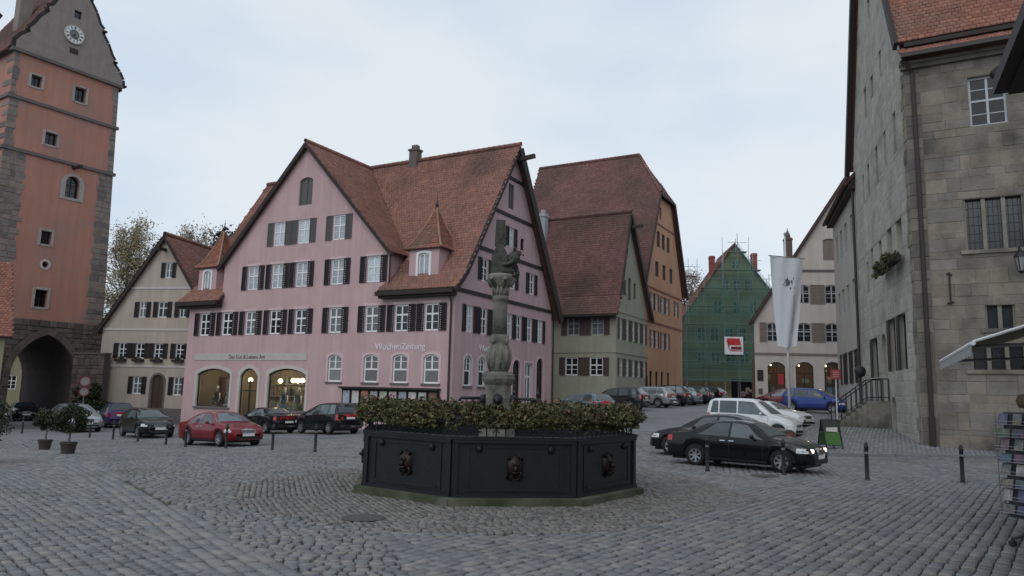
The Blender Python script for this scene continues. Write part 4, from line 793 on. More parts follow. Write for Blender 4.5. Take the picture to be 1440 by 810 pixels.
def scaffold_house():
    h = thing('scaffolded_house', 'dim gabled house with two brick chimneys wrapped in green netting', 'house', (23.3, 80, 0), R(-5)); F = Fac(h, 0, 0, 0)
    W_ = [(x, 7.85, .95, 1.5) for x in (-2.4, -.95, .6, 1.95)] + [(x, 5.4, 1.0, 1.3) for x in (-2.4, -.9, .7, 2.2)] + [(x, 10.9, .9, 1.4) for x in (-.6, 1.45, 3.2)] + [(x, 13.4, .8, 1.3) for x in (.3, 1.5, 2.7)] + [(1.4, 15.9, .95, .85)] + [(1.8, 1.2, 2.2, 2.6)]
    F.wall([(-5.3, 0), (8, 0), (8, 9.5), (1.33, 18.6), (-5.3, 9.2)], [hole(*w) for w in W_], M_OLIVE)
    for w in W_: window(F, *w, 0, 2, 2 if w[1] > 2 else 1, .6 if w[1] > 2 else 0, M_GLASS, mat('grey_window_paint', (.36, .37, .38)) if w[1] > 2 else M_DWOOD, fw_=.09)
    MB().add([(-5.3, 0, 0), (-5.3, 10, 0), (-5.3, 10, 9.2), (-5.3, 0, 9.2)], [(0, 1, 2, 3)]).add([(8, 0, 0), (8, 10, 0), (8, 10, 9.5), (8, 0, 9.5)], [(0, 1, 2, 3)]).each('wall', M_OLIVE, h)
    roof(h, [(-5.8, 10, 8.5), (-5.8, -.3, 8.5), (1.33, -.3, 18.75), (1.33, 10, 18.75)]); roof(h, [(8.4, -.3, 8.9), (8.4, 10, 8.9), (1.33, 10, 18.75), (1.33, -.3, 18.75)])
    for x, zt in ((-.75, 17.75), (3.95, 18.1)): MB().box(x - .3, 2, 13, x + .3, 2.7, zt).box(x - .34, 1.96, zt - .3, x + .34, 2.74, zt - .16).build('chimney', mat('red_chimney_brick', (.26, .075, .06), na=.3), h)
    F.mb().box(-4, -.06, 4.1, 1.5, .03, 4.9).build('fascia', mat('ochre_fascia', (.24, .16, .055)), h)
    s = thing('scaffolding', 'pole scaffolding hung with green netting in front of the gabled house', 'scaffolding', (23.3, 80, 0), R(-5))
    top = lambda x: 18.6 - abs(x - 1.33) * 1.37
    xs = [-5.6, -4.2, -2.2, -.2, 1.33, 2.9, 4.6, 6.4]
    for x in xs:
        for y in (-.5, -1.4): MB().tube([(x, y, 1.4), (x, y, top(x) + (1.0 if y < -1 else .6))], .035, 6).build('standard_pole', M_METAL, s)
    for z in np.arange(3.6, 18.4, 2.0):
        hw = min(6.3, (18.6 - z) / 1.37 + .3); x0, x1 = max(-5.7, 1.33 - hw), min(6.5, 1.33 + hw)
        for zz in (z, z + 1.0): MB().tube([(x0, -1.4, zz), (x1, -1.4, zz)], .025, 5).build('rail_pole', M_METAL, s)
        MB().box(x0, -1.35, z - .05, x1, -.5, z).build('deck_board', mat('scaffold_board', (.30, .25, .17)), s)
    for x0, x1, z in ((-5.9, -3.0, 14.9), (5.0, 8.3, 15.2)):      # catch platforms standing out beside the roof
        MB().box(x0, -1.3, z - .06, x1, -.4, z).build('deck_board', M_METAL, s); b = MB()
        for zz in (z + .5, z + 1.0): b.tube([(x0, -1.3, zz), (x1, -1.3, zz)], .03, 5)
        for x in np.linspace(x0, x1, 4): b.tube([(x, -1.3, z - 5.5), (x, -1.3, z + 1.9)], .03, 5)
        b.build('guard_rail', M_METAL, s)
    for x0, x1, a in ((-.3, 2.4, 17.4), (2.5, 3.2, 16.8)): MB().tube([(x0, -1.45, 10), (x0, -1.45, 19.2)], .03, 5).build('standard_pole', M_METAL, s)
    MB().beam((2.2, -1.1, 3.6), (3.5, -1.1, 5.6), .35, .06).build('ladder', M_METAL, s)
    M_NET = netting()
    for x0, x1 in zip(xs, xs[1:]):
        n = 5; nz_ = 14; V = []; F_ = []
        for j in range(nz_ + 1):
            for i in range(n + 1):
                x = x0 + (x1 - x0) * i / n; zz = (3.5 if x < 6 else 5) + (top(x) - .05 - 3.5) * j / nz_; V.append((x, -1.5 - .07 * math.sin(i / n * PI) - .05 * math.sin(zz * 1.7 + x), zz))
        for j in range(nz_):
            for i in range(n): a = j * (n + 1) + i; F_.append((a, a + 1, a + n + 2, a + n + 1))
        MB().add(V, F_).build('netting', M_NET, s, smooth=True)
    V = [(-5.62, -1.5, 3.5), (-5.62, 6, 3.5), (-5.62, 6, 9), (-5.62, -1.5, 9)]; MB().add(V, [(0, 1, 2, 3)]).build('netting', M_NET, s)
    g = thing('builders_banner', 'white and red builders banner tied to the green netting', 'banner', s.matrix_basis @ Vector((.7, -1.66, 7.3)), R(-5))
    MB().box(-.98, -.01, -.95, .98, .01, .95).build('sheet', mat('banner_white', (.72, .72, .72)), g)
    MB().plate([(-.75, .78), (-.5, .05), (.78, .05), (.6, .78)], -.03, -.012).build('red_roof_emblem', mat('banner_red', (.52, .04, .05)), g)
    MB().plate([(-.75, .55), (-.62, .55), (-.45, -.25), (-.55, -.3)], -.035, -.012).plate([(-.3, -.12), (.8, -.08), (.8, -.42), (-.3, -.42)], -.03, -.012).build('lettering_block', mat('banner_dark_red', (.20, .03, .05)), g)
    MB().plate([(-.55, -.3), (-.3, -.48), (.85, -.52), (.85, -.6), (-.35, -.6)], -.03, -.012).build('swoosh', mat('banner_red', (.5, .04, .05)), g)
scaffold_house()

# ------------------------------------------------------------------ beige gabled shop house
def beige_house():
    h = thing('gabled_shop_house', 'beige gabled house with arched shop windows at the end of the street', 'house', (17.98, 54, 0), R(-8)); F = Fac(h, 0, 0, 0)
    U = [(3.55, 8.75, .95, 1.42), (5.55, 8.75, .95, 1.42)]; V_ = [(1.32, 5.92, .85, 1.42), (3.52, 5.92, 1.05, 1.42), (5.5, 5.92, .98, 1.42)]; A = [(1.51, 1.55, 1.26, 2.9, .32), (3.48, 1.58, 1.26, 2.9, .32), (5.44, 1.62, 1.22, 2.9, .32), (7.6, 1.62, 1.22, 2.9, .32)]
    F.wall([(0, -.5), (13.6, -.5), (13.6, 7.8), (6.85, 18.3), (0, 7.8)], [hole(*w, .14) for w in U + V_] + [hole(*a) for a in A] + [hole(5.55, 12.0, 1.0, 1.65, .14)], M_BEIGE)
    for w in U + V_: window(F, *w, .14, 2, 3, .55, M_GLASS, mat('grey_window_paint', (.36, .37, .38)), fw_=.085, shut=M_SHUTT, sw=.5, sides='lr' if w[0] > 2 else 'l')
    window(F, 5.55, 12.0, 1.0, 1.65, .14, 2, 1, 0, M_SHUTT, M_SHUTT)
    for a in A:
        fr = window(F, *a, 2, 1, .72, clear_glass('shop_glass'), M_DWOOD, surr=M_SURR, fw_=.06, depth=.12)
    MB().add([(.2, .3, 1.1), (9, .3, 1.1), (9, 2.2, 1.1), (.2, 2.2, 1.1), (.2, .3, 4.7), (9, .3, 4.7), (9, 2.2, 4.7), (.2, 2.2, 4.7)], [(0, 1, 2, 3), (4, 5, 6, 7), (3, 2, 6, 7), (0, 3, 7, 4), (1, 2, 6, 5)]).build('shop_room', mat('brown_shop_room', (.16, .09, .06), na=.4, ns=2), h)
    b = MB()
    for k in range(46): x = random.uniform(.6, 8.5); z = random.choice([1.6, 2.3, 3.0]); b.box(x, 1.2, z, x + random.uniform(.15, .45), 1.5, z + random.uniform(.2, .6))
    b.build('goods', MATS['shop_goods'], h, kind='stuff')
    MB().box(1.75, .5, 2.85, 2.1, .56, 3.65).build('red_poster', mat('red_poster_glow', (.75, .03, .05), emit=.12), h); MB().box(5.1, .5, 1.7, 5.8, .56, 2.7).build('poster', mat('blue_grey_poster', (.25, .3, .38)), h)  # red poster has a faint glow put into its colour
    for x in (1.3, 3.3, 5.2): MB().lathe([(.01, 4.2), (.05, 4.23), (.05, 4.27), (.02, 4.31)], 8, (x, .9)).build('ceiling_lamp', M_BULB, h); lamp_light('shop_lamp_light', h, (x, .8, 3.9), 12)
    for z, x0, x1 in ((5.03, 0, 13.6), (11.22, 2.4, 11.3)): F.mb().box(x0, -.06, z - .08, x1, .02, z + .08).build('moulding', M_SILL if z > 9 else M_SHUTT, h)
    k = 3.4; MB().add([(0, 0, -.5), (k, 12, -.5), (k, 12, 7.8), (0, 0, 7.8)], [(0, 1, 2, 3)]).add([(13.6, 0, -.5), (13.6 + k, 12, -.5), (13.6 + k, 12, 7.8), (13.6, 0, 7.8)], [(0, 1, 2, 3)]).each('wall', M_BEIGE, h)
    roof(h, [(-.3 + k, 12, 7.4), (-.3, -.25, 7.4), (6.85, -.25, 18.5), (6.85 + k, 12, 18.5)]); roof(h, [(13.9, -.25, 7.4), (13.9 + k, 12, 7.4), (6.85 + k, 12, 18.5), (6.85, -.25, 18.5)])
    b = MB(); b.beam((6.85, -.2, 18.3), (-.35, -.2, 7.15), .12, .24); b.beam((6.85, -.2, 18.3), (13.95, -.2, 7.15), .12, .24); b.build('barge_board', M_DWOOD, h)
    MB().box(2.95, 2.6, 12, 3.5, 3.15, 14.3).box(2.9, 2.55, 14.1, 3.55, 3.2, 14.22).lathe([(.2, 14.3), (.22, 14.5), (.05, 14.9), (.02, 15.1)], 8, (3.22, 2.87)).build('chimney', mat('chimney_brick', (.13, .105, .095)), h)
    F.mb().box(.15, -.05, 3.05, .58, .0, 3.85).build('notice_board', M_DWOOD, h); F.mb().box(.22, -.055, 2.1, .5, 0, 2.5).build('plaque', M_SHUTG, h)
beige_house()

# ------------------------------------------------------------------ old stone town hall
def stone_hall():
    h = thing('stone_town_hall', 'tall grey sandstone hall with steep tiled roof and dark downpipe at its corner', 'building', (14.36, 25.8, 0), R(-29)); F = Fac(h, 0, 0, 0); Sd = Fac(h, 0, 0, R(-78)); G = 12.2
    fw3 = [(2.55, 11.48, 1.12, 1.82), (2.5, 7.04, 1.75, 1.82), (2.48, 4.3, .85, .8), (2.35, 2.91, 1.55, .87)]
    F.wall([(0, -1), (9, -1), (9, 14.2), (0, 14.2)], [hole(*w) for w in fw3], M_MORT, depth=.3)
    hr = [(x - w / 2 - .01, z - .01, x + w / 2 + .01, z + hh + .01) for x, z, w, hh in fw3]
    masonry(F, [(.5, -.6, 4.6, 13.95)], M_STONE, 'stone_block', hr, .37, .3, 1.0, (.003, .024), b=.012, gap=.008)
    z = -.4; k = 0
    while z < 13.9:      # corner stones
        hh = random.uniform(.36, .5); w = .5
        F.mb().block(.0, z + .006, w - .006, min(13.95, z + hh) - .006, random.uniform(.012, .03), .015).build('corner_stone', M_CORNER, h)
        Sd.mb().block(-random.uniform(.35, .7), z + .006, .01, min(13.95, z + hh) - .006, random.uniform(.012, .03), .015).build('corner_stone', M_STONE, h); z += hh; k += 1
    F.mb().box(-.1, -.16, 13.95, 9, .05, 14.1).box(-.14, -.24, 14.1, 9, .05, 14.22).build('cornice', M_STONE, h)
    window(F, *fw3[0], 0, 2, 4, .52, mat('hall_glass', (.02, .024, .03), rough=.05, na=.4, ns=2, spec=.22), mat('grey_white_window_paint', (.46, .50, .54)), fw_=.075, depth=.14)
    for w in fw3[1:]:
        n = 3 if w[2] > 1 else 2; fr = window(F, *w, 0, 1, 6, 0, M_LEAD, M_IRON, fw_=.03, bars=.012, depth=.2)
        b = MB()
        for j in range(n + 1): xx = -w[2] / 2 + w[2] * j / n; b.box(xx - .06, -.14, -.02, xx + .06, .05, w[3] + .02)
        b.build('mullion', M_STONE, fr); b = MB(); [b.box(-w[2] / 2 + w[2] * j / 12 - .006, .0, 0, -w[2] / 2 + w[2] * j / 12 + .006, .03, w[3]) for j in range(1, 12)]; b.build('lead_bars', M_IRON, fr)
        MB().box(-w[2] / 2 - .15, -.28, -.14, w[2] / 2 + .15, .0, -.01).build('sill', M_STONE, fr)
    for j in range(3): F.mb().box(1.75 + j * .42, -.3, 7.9, 1.8 + j * .42, -.0, 7.92).build('window_bracket', M_IRON, h) if j == 9 else None
    # rough side wall with its gable
    up = [(1.97, 11.5, .5, 1.6), (3.95, 11.45, .45, 1.57), (5.87, 11.3, .6, 1.7), (8.0, 11.25, .5, 1.6), (9.4, 11.25, .4, 1.5), (4.1, 15.5, .45, 1.2), (6.15, 15.4, .6, 1.05), (7.9, 15.1, .6, 1.5), (2.1, 7.4, .95, 1.38), (3.95, 7.55, .95, 1.3), (6.0, 7.65, .7, 1.1), (8.0, 7.5, .6, 1.3), (9.3, 6.9, .5, 1.5), (6.1, 19.2, .5, 1.0)]
    lo = [(2.4, 2.99, 1.3, 2.15), (4.3, 3.0, 1.3, 2.15), (8.4, 2.85, 1.5, 1.8)]; dr = [(6.15, 1.78, 1.0, 2.9, .5), (4.62, .3, .85, 1.66, .4)]
    Hs = [hole(-x, z_, w, hh) for x, z_, w, hh in up + lo] + [hole(-d[0], *d[1:]) for d in dr]; ap = 27.0
    Sd.wall([(-G, -.6), (0, -.6), (0, 14.2), (-6.0, ap - .2), (-G, 14.0)], Hs, M_RUBBLE, depth=.32)
    hs = [(-x - w / 2, z_, -x + w / 2, z_ + hh) for x, z_, w, hh in up + lo] + [(-d[0] - d[2] / 2, d[1], -d[0] + d[2] / 2, d[1] + d[3]) for d in dr]
    masonry(Sd, [(-G, -.4, -.7, 24)], M_RUBBLE, 'rubble_stones', hs, .42, .35, .9, (.002, .012), single=False, clip=lambda x, z_: z_ < 14 + (min(-x, 12.2 + x) / 6.1) * 12.4 - .3, b=.05, gap=.003)
    for x, z_, w, hh in up: window(Sd, -x, z_, w, hh, 0, 2 if w > .55 else 1, 3, 0, M_GLASS, M_SHUTG, fw_=.05, depth=.22)
    for x, z_, w, hh in lo: window(Sd, -x, z_, w, hh, 0, 2, 3, .5, M_LEAD, M_IRON, fw_=.05, depth=.2); Sd.mb().box(-x - w / 2 + .15, -.03, z_ + .02, -x - w / 2 - .35, .0, z_ + hh).build('shutter', M_SHUT, h)
    for d in dr: window(Sd, -d[0], *d[1:], 1, 1, 0, M_DWOOD, M_DWOOD, name='door', depth=.25)
    # roof: steep main slope over a pent strip
    sl = (ap - 14.6) / 6.2; vx = lambda u: Vector(Sd.at(-u, 0, 0)).xy
    o = Vector((math.sin(R(-29 + 119 - 90)), 0))
    # far end of roof runs along the side wall; build in a frame along the front
    ap_p = vx(6.0); far = vx(G + .35)
    def P(xf, u, z): q = vx(u); return (q.x + xf, q.y, z)     # xf: shift along the front
    ov = -.3
    roof(h, [P(ov, -.35, 14.95), P(9, -.35, 14.95), P(9, 6, ap), P(ov, 6, ap)], M_TILEB, tw=.2, te=.19); roof(h, [P(9, G + .45, 13.9), P(ov, G + .45, 13.9), P(ov, 6, ap), P(9, 6, ap)], M_TILED, tiles=False)
    roof(h, [P(ov + .1, -.62, 14.38), P(9, -.62, 14.38), P(9, -.22, 14.72), P(ov + .1, -.22, 14.72)], M_TILEB, th=.06, tw=.2, te=.19)
    b = MB(); b.beam(P(.0, -.30, 14.8), P(9, -.30, 14.8), .2, .16); b.build('dark_eave_strip', M_DWOOD, h)  # dark strip added to stand for the shadow band below the main slope
    b = MB(); b.beam(P(0 - .2, -.66, 14.28), P(9, -.66, 14.28), .16, .16); b.build('gutter', M_PIPE, h)
    b = MB(); b.beam(P(ov, -.4, 14.8), P(ov, 6, ap - .15), .14, .34); b.build('barge_board', M_DWOOD, h)
    b = MB(); b.beam(P(ov + .05, G + .5, 13.7), P(ov + .05, 6, ap - .2), .22, .42); b.build('barge_board', M_DWOOD, h)
    ridge_tiles(h, P(ov, 6, ap + .05), P(9, 6, ap + .05), M_TILEB)
    F.mb().tube([(-.05, -.3, 14.25), (.12, -.3, 14.1), (.28, -.12, 13.75), (.3, -.11, 10), (.3, -.11, 0)], .075, 8).build('downpipe', M_PIPE, h)
    F.mb().tube([(.3, -.11, 1.3), (.3, -.11, -.1)], .1, 8).build('pipe_boot', M_PIPE, h)
    b = F.mb(); b.tube([(1.07, -.06, 6.3), (1.07, -.06, 5.15)], .03, 6); b.tube([(.98, -.06, 6.25), (1.16, -.06, 6.2)], .03, 6); b.tube([(.97, -.06, 5.2), (1.17, -.06, 5.25)], .03, 6); b.build('wall_anchor', M_IRON, h)
    MB().add([(9, 0, -1), (9, 14, -1), (9, 14, 14), (9, 0, 14)], [(0, 1, 2, 3)]).each('wall', M_MORT, h)
    q = h.matrix_basis
    # flower boxes along two windows of the side wall
    for k, (u, w, s_) in enumerate(((2.1, 1.6, 'nearer the corner'), (4.1, 1.9, 'further from the corner'))):
        t = thing('window_box', 'trailing brown green window box high on the stone side wall, ' + s_, 'window box', q @ Vector(Sd.at(-u, -.3, 7.05)), R(-107), 'window boxes on the stone hall')
        MB().box(-w / 2, -.16, 0, w / 2, .18, .22).build('trough', M_DWOOD, t); leaves('foliage', np.concatenate([blob(420, (0, -.05, .22), (w / 2 + .05, .28, .28), 14, .35), blob(150, (0, -.18, -.05), (w / 2, .12, .25), 8, .35)]), M_FLOW, t, (.05, .1))
    # wall lantern on the front
    t = thing('wall_lantern', 'black iron lantern on a bracket on the stone front', 'lantern', q @ Vector(F.at(3.12, -.02, 6.0)), R(-29))
    MB().tube([(0, 0, .9), (0, -.3, 1.0), (0, -.5, .85)], .025, 6).tube([(0, 0, .5), (0, -.25, .85)], .018, 6).build('bracket', M_IRON, t)
    MB().lathe([(.1, .15), (.17, .6), (.17, .62)], 6, (0, -.5)).build('glass', mat('lantern_glass', (.25, .26, .26), rough=.15), t); MB().lathe([(.22, .62), (.12, .76), (.04, .84), (.03, .9)], 6, (0, -.5)).build('cap', M_IRON, t)
    b = MB(); [b.tube([(.1 * math.cos(a), -.5 + .1 * math.sin(a), .15), (.175 * math.cos(a), -.5 + .175 * math.sin(a), .62)], .013, 4) for a in np.linspace(0, 2 * PI, 7)[:-1]]; b.lathe([(.03, .06), (.11, .13), (.11, .16)], 6, (0, -.5)); b.build('cage', M_IRON, t)
    # entrance steps set square to the side wall
    t = thing('entrance_steps', 'stone entrance steps with iron railings up to the side door of the hall', 'steps', q @ Vector(Sd.at(-6.1, 0, 0)), R(-107)); n = 7; zb, zt = .62, 1.78; run = 1.9
    for k in range(n):
        z0 = zb - .35; z1 = zb + (zt - zb) * (k + 1) / n; y0 = -2.15 + (run - .45) * k / n; MB().box(-.85, y0, z0, .85, (-.02), z1).build('step', M_STEP, t) if k == n - 1 else MB().box(-.85, y0, z0, .85, -2.15 + (run - .45) * (k + 1) / n + .02, z1).build('step', M_STEP, t)
    for sx in (-.82, .82):
        b = MB(); y = np.linspace(-2.12, -.06, 11); zf = lambda y_: min(zt, zb + (zt - zb) * (y_ + 2.15) / 1.5)
        for k, yy in enumerate(y): b.tube([(sx, yy, zf(yy)), (sx, yy, zf(yy) + .92)], .022 if k % 5 else .032, 5)
        b.tube([(sx, yy, zf(yy) + .92) for yy in y], .03, 6); b.tube([(sx, yy, zf(yy) + .15) for yy in y], .018, 5); b.build('railing', M_IRON, t)
stone_hall()
def grey_house():
    h = thing('plastered_wing', 'lower grey plastered wing joined to the stone hall along the street', 'building', (14.36 + .292 * 11.9, 25.8 + .956 * 11.9, 0), R(-107)); F = Fac(h, 0, 0, 0); s = -11.9
    W_ = [(x + s, z, w, hh) for x, w in ((13.7, .9), (15.9, .9), (17.7, .9), (19.5, .9)) for z, hh in ((10.15, 1.65), (6.85, 1.4))]; L_ = [(x + s, 2.7, 1.2, 1.8) for x in (14.4, 16.5, 18.8)]
    F.wall([(-9.3, -.3), (.2, -.3), (.2, 13.25), (-9.3, 12.9)], [hole(-x, z, w, hh) for x, z, w, hh in W_ + L_], M_GREY, depth=.2)
    for x, z, w, hh in W_: window(F, -x, z, w, hh, 0, 2, 3, .6, M_CURT2, mat('grey_window_paint', (.36, .37, .38)), fw_=.07)
    for x, z, w, hh in L_: window(F, -x, z, w, hh, 0, 2, 3, .6, M_GLASS, M_IRON, shut=M_SHUT, sw=.4, fw_=.05)
    F.mb().box(-9.4, -.35, 12.75, .1, .05, 12.95).box(-9.4, -.55, 12.95, .1, -.3, 13.15).build('gutter', M_DWOOD, h)
    roof(h, [(-9.6, -.6, 13.0), (.2, -.6, 13.0), (.2, 5, 19), (-9.6, 5, 19)], M_TILED)
    MB().add([(-9.3, 0, -.3), (-9.3, 10, -.3), (-9.3, 10, 12.9), (-9.3, 5, 18.9), (-9.3, 0, 12.9)], [(0, 1, 2, 3, 4)]).each('wall', M_GREY, h)
    F.mb().tube([(-.15, -.12, 13.0), (-.15, -.12, .6)], .07, 8).build('downpipe', M_PIPE, h)
grey_house()

# ------------------------------------------------------------------ fountain
def fountain():
    h = thing('fountain', 'dark octagonal cast iron fountain basin with a stone lion column in its middle', 'fountain', (FX, FY, 0), FA - PI / 2)
    ap = 2.4; side = 2 * ap * math.tan(PI / 8); Rv = ap / math.cos(PI / 8)
    oc = lambda r, ph=PI / 8: [(r / math.cos(PI / 8) * math.cos(ph + k * PI / 4), r / math.cos(PI / 8) * math.sin(ph + k * PI / 4)) for k in range(8)]
    for k in range(8):      # plinth kerb, one stone to each side
        a = k * PI / 4; f = Fac(h, 0, 0, a + PI / 2); s2 = 2 * (ap + .16) * math.tan(PI / 8) / 2; s1 = 2 * (ap - .1) * math.tan(PI / 8) / 2
        b = f.mb(); y0, y1 = -(ap + .16), -(ap - .1)
        b.add([(-s2 + .006, y0, -.1), (s2 - .006, y0, -.1), (s1, y1, -.1), (-s1, y1, -.1), (-s2 + .006, y0, .10), (s2 - .006, y0, .10), (s1, y1, .14), (-s1, y1, .14)], [(0, 1, 5, 4), (4, 5, 6, 7), (1, 2, 6, 5), (3, 0, 4, 7), (2, 3, 7, 6)])
        b.build('plinth_stone', M_MOSS, h)
        # cast panel with mouldings, corner pilaster and mask
        pn = f.mb(); hs = side / 2
        pn.box(-hs, -ap, .1, hs, -ap + .06, 1.0)
        pn.ring([(-hs + .22, .2), (hs - .22, .2), (hs - .22, .92), (-hs + .22, .92)], [(-hs + .27, .25), (hs - .27, .25), (hs - .27, .87), (-hs + .27, .87)], -ap - .014, -ap + .01)
        pn.box(-hs + .3, -ap - .025, .22, hs - .3, -ap, .265).box(-hs, -ap - .05, .1, hs, -ap, .17).box(-hs, -ap - .05, .95, hs, -ap + .02, 1.0)
        p = pn.build('basin_panel', M_CAST, h)
        for sx in (-1, 1):
            b = f.mb(); b.box(sx * (hs - .09), -ap - .035, .17, sx * (hs - .005), -ap, .95); b.build('pilaster', M_CAST, p)
        for sx in (-1, 1): f.mb().lathe([(.001, .8), (.05, .82), (.05, .9), (.001, .92)], 8, (sx * (hs - .42), -ap - .02)).build('rosette', M_CAST, p, smooth=True)
        # lion mask: mane ring, face, muzzle, brows, ring in the mouth
        m = MB(f.M @ Matrix.Translation((0, -ap, .56)) @ Matrix.Diagonal((.78, .8, .8, 1)) @ Matrix.Translation((0, ap, -.56))); cz = .56
        mv = []; n = 12
        for r, d in ((.19, 0), (.17, .05), (.11, .09), (.0, .11)):
            for j in range(n): t = 2 * PI * j / n; rr_ = r * (1 + (.16 if j % 2 else -.06) * (r > .15)); mv.append((rr_ * math.cos(t) * .9, -ap - d, cz + .04 + rr_ * math.sin(t) * 1.15))
        m.add(mv, [(i * n + j, i * n + (j + 1) % n, (i + 1) * n + (j + 1) % n, (i + 1) * n + j) for i in range(3) for j in range(n)])
        for sx in (-1, 1): m.tube([(sx * .05, -ap - .1, cz + .09), (sx * .055, -ap - .14, cz + .085)], [.03, .02], 8); m.tube([(sx * .12, -ap - .03, cz + .19), (sx * .13, -ap - .08, cz + .24)], [.045, .02], 6)
        m.tube([(0, -ap - .09, cz + .07), (0, -ap - .17, cz - .03)], [.04, .055], 8); m.tube([(-.06, -ap - .12, cz - .07), (.06, -ap - .12, cz - .07)], .03, 8)
        m.tube([(.075 * math.cos(t), -ap - .13 - .01 * math.sin(t), cz - .13 + .075 * math.sin(t)) for t in np.linspace(PI * .9, 2.1 * PI, 10)], .014, 6)
        for sx in (-1, 1): m.tube([(sx * .1, -ap - .04, cz - .05), (sx * .16, -ap - .03, cz - .17), (sx * .06, -ap - .02, cz - .24)], [.035, .03, .012], 6)
        m.build('lion_mask', M_BRONZE, p, smooth=True)
        rm = f.mb(); r_o = (ap + .06) * math.tan(PI / 8); r_i = (ap - .13) * math.tan(PI / 8); yo, yi = -(ap + .06), -(ap - .13)
        rm.add([(-r_o, yo, 1.0), (r_o, yo, 1.0), (r_i, yi, 1.0), (-r_i, yi, 1.0), (-r_o, yo, 1.05), (r_o, yo, 1.05), (r_i, yi, 1.05), (-r_i, yi, 1.05)], [(0, 1, 5, 4), (4, 5, 6, 7), (2, 3, 7, 6)]); rm.add([(-r_i, yi, .2), (r_i, yi, .2), (r_i, yi, 1.0), (-r_i, yi, 1.0)], [(0, 1, 2, 3)])
        rm.build('rim', M_CAST, h)
        # iron rail over the rim that carries the flower boxes
        b = f.mb(); yr = -(ap - .03)
        for j in range(13):
            x = -hs + side * (j + .5) / 13; b.tube([(x, yr, 1.05), (x, yr, 1.27)], .011, 5)
            if j % 2 == 0: b.tube([(x - .05, yr, 1.1), (x, yr, 1.18), (x + .05, yr, 1.1)], .008, 4)
        b.tube([(-hs, yr, 1.27), (hs, yr, 1.27)], .016, 6); b.build('railing', M_IRON, h)
    MB().add([(x, y, .90) for x, y in oc(ap - .1)], [tuple(range(8))]).build('water', M_WATER, h)
    # column
    c = MB().lathe([(.36, .2), (.36, 1.25), (.29, 1.3), (.26, 1.4), (.255, 1.88), (.3, 1.94), (.33, 2.0), (.33, 2.08), (.26, 2.14)], 8, ph=PI / 8).build('column_pedestal', M_COL, h)
    MB().lathe([(.18, 2.1), (.2, 2.2), (.215, 2.35), (.215, 2.48), (.195, 2.62), (.17, 2.7), (.19, 2.76), (.18, 2.82), (.15, 2.86)], 20).build('column_bulb', M_COL, h, smooth=True)
    b = MB()
    for k in range(10):
        a = 2 * PI * k / 10; pts = [(.19, 2.2), (.208, 2.36), (.208, 2.5), (.18, 2.64)]; b.tube([(r * math.cos(a), r * math.sin(a), z) for r, z in pts], [.02, .04, .04, .015], 6)
    for k in range(4): a = PI / 4 + k * PI / 2; b.lathe([(.01, 2.66), (.05, 2.7), (.05, 2.76), (.01, 2.8)], 8, (.175 * math.cos(a), .175 * math.sin(a)))
    b.build('gadroon', M_COL, h, smooth=True, kind='stuff')
    MB().lathe([(.15, 2.84), (.14, 3.4), (.138, 3.52), (.16, 3.54), (.16, 3.6), (.14, 3.62), (.145, 3.8), (.155, 3.84)], 16).build('column_shaft', M_COL, h, smooth=True)
    b = MB()
    for k in range(12): a = 2 * PI * k / 12; b.tube([(.135 * math.cos(a), .135 * math.sin(a), 3.63), (.148 * math.cos(a),   .148 * math.sin(a), 3.8)], .026, 6)
    b.build('fluting', M_COL, h, smooth=True, kind='stuff')
    MB().lathe([(.155, 3.78), (.185, 3.84), (.235, 3.92), (.27, 3.98), (.26, 4.03), (.2, 4.05)], 16).build('capital', M_COL, h, smooth=True)
    b = MB()
    for k in range(6): a = 2 * PI * k / 6 + .2; b.tube([(.18 * math.cos(a), .18 * math.sin(a), 3.8), (.255 * math.cos(a), .255 * math.sin(a), 3.96), (.31 * math.cos(a), .31 * math.sin(a), 3.91)], [.045, .05, .02], 6)
    b.build('capital_leaf', M_COL, h, smooth=True, kind='stuff')
    # seated lion that looks away from the gate and steadies a tall shield block
    rot = PI / 2 - FA      # undo the basin's turn so that the lion faces along the square
    st = put('lion_statue', None, h, (0, 0, 0), rot); st.empty_display_size = .1; st.location = (.0, 0, 1.0); st.scale = (.95, .85, .72)
    J = [(0.03, 0, 4.32), (.10, 0, 4.52), (.17, 0, 4.68), (.21, 0, 4.78), (.26, -.01, 4.84), (.35, -.03, 4.82),      # pelvis, chest, neck, head, muzzle
         (.02, -.13, 4.30), (.19, -.15, 4.30), (.10, -.14, 4.20), (.24, -.15, 4.19),       # near hind leg
         (.02, .13, 4.30), (.19, .15, 4.30), (.10, .14, 4.20), (.24, .15, 4.19),
         (.17, -.12, 4.58), (.08, -.19, 4.50), (-.06, -.2, 4.46),      # near foreleg reaches to the shield
         (.2, .1, 4.56), (.25, .11, 4.38), (.29, .1, 4.22),
         (-.1, .12, 4.25), (-.13, .2, 4.35), (-.06, .24, 4.5)]
    J = [(x + (.07 if i < 20 else 0), y, z) for i, (x, y, z) in enumerate(J)]; E_ = [(0, 1), (1, 2), (2, 3), (3, 4), (4, 5), (0, 6), (6, 7), (7, 8), (8, 9), (0, 10), (10, 11), (11, 12), (12, 13), (2, 14), (14, 15), (15, 16), (2, 17), (17, 18), (18, 19), (0, 20), (20, 21), (21, 22)]
    rad = [.15, .15, .15, .155, .11, .06, .1, .085, .05, .045, .1, .085, .05, .045, .075, .05, .045, .07, .05, .05, .03, .025, .035]
    me = bpy.data.meshes.new('body'); me.from_pydata(J, E_, []); me.materials.append(M_STAT); o = put('body', me, st)
    sk = o.modifiers.new('skin', 'SKIN'); sk.use_smooth_shade = True
    for i, v in enumerate(me.skin_vertices[0].data if me.skin_vertices else []): v.radius = (rad[i], rad[i]); v.use_root = i == 0
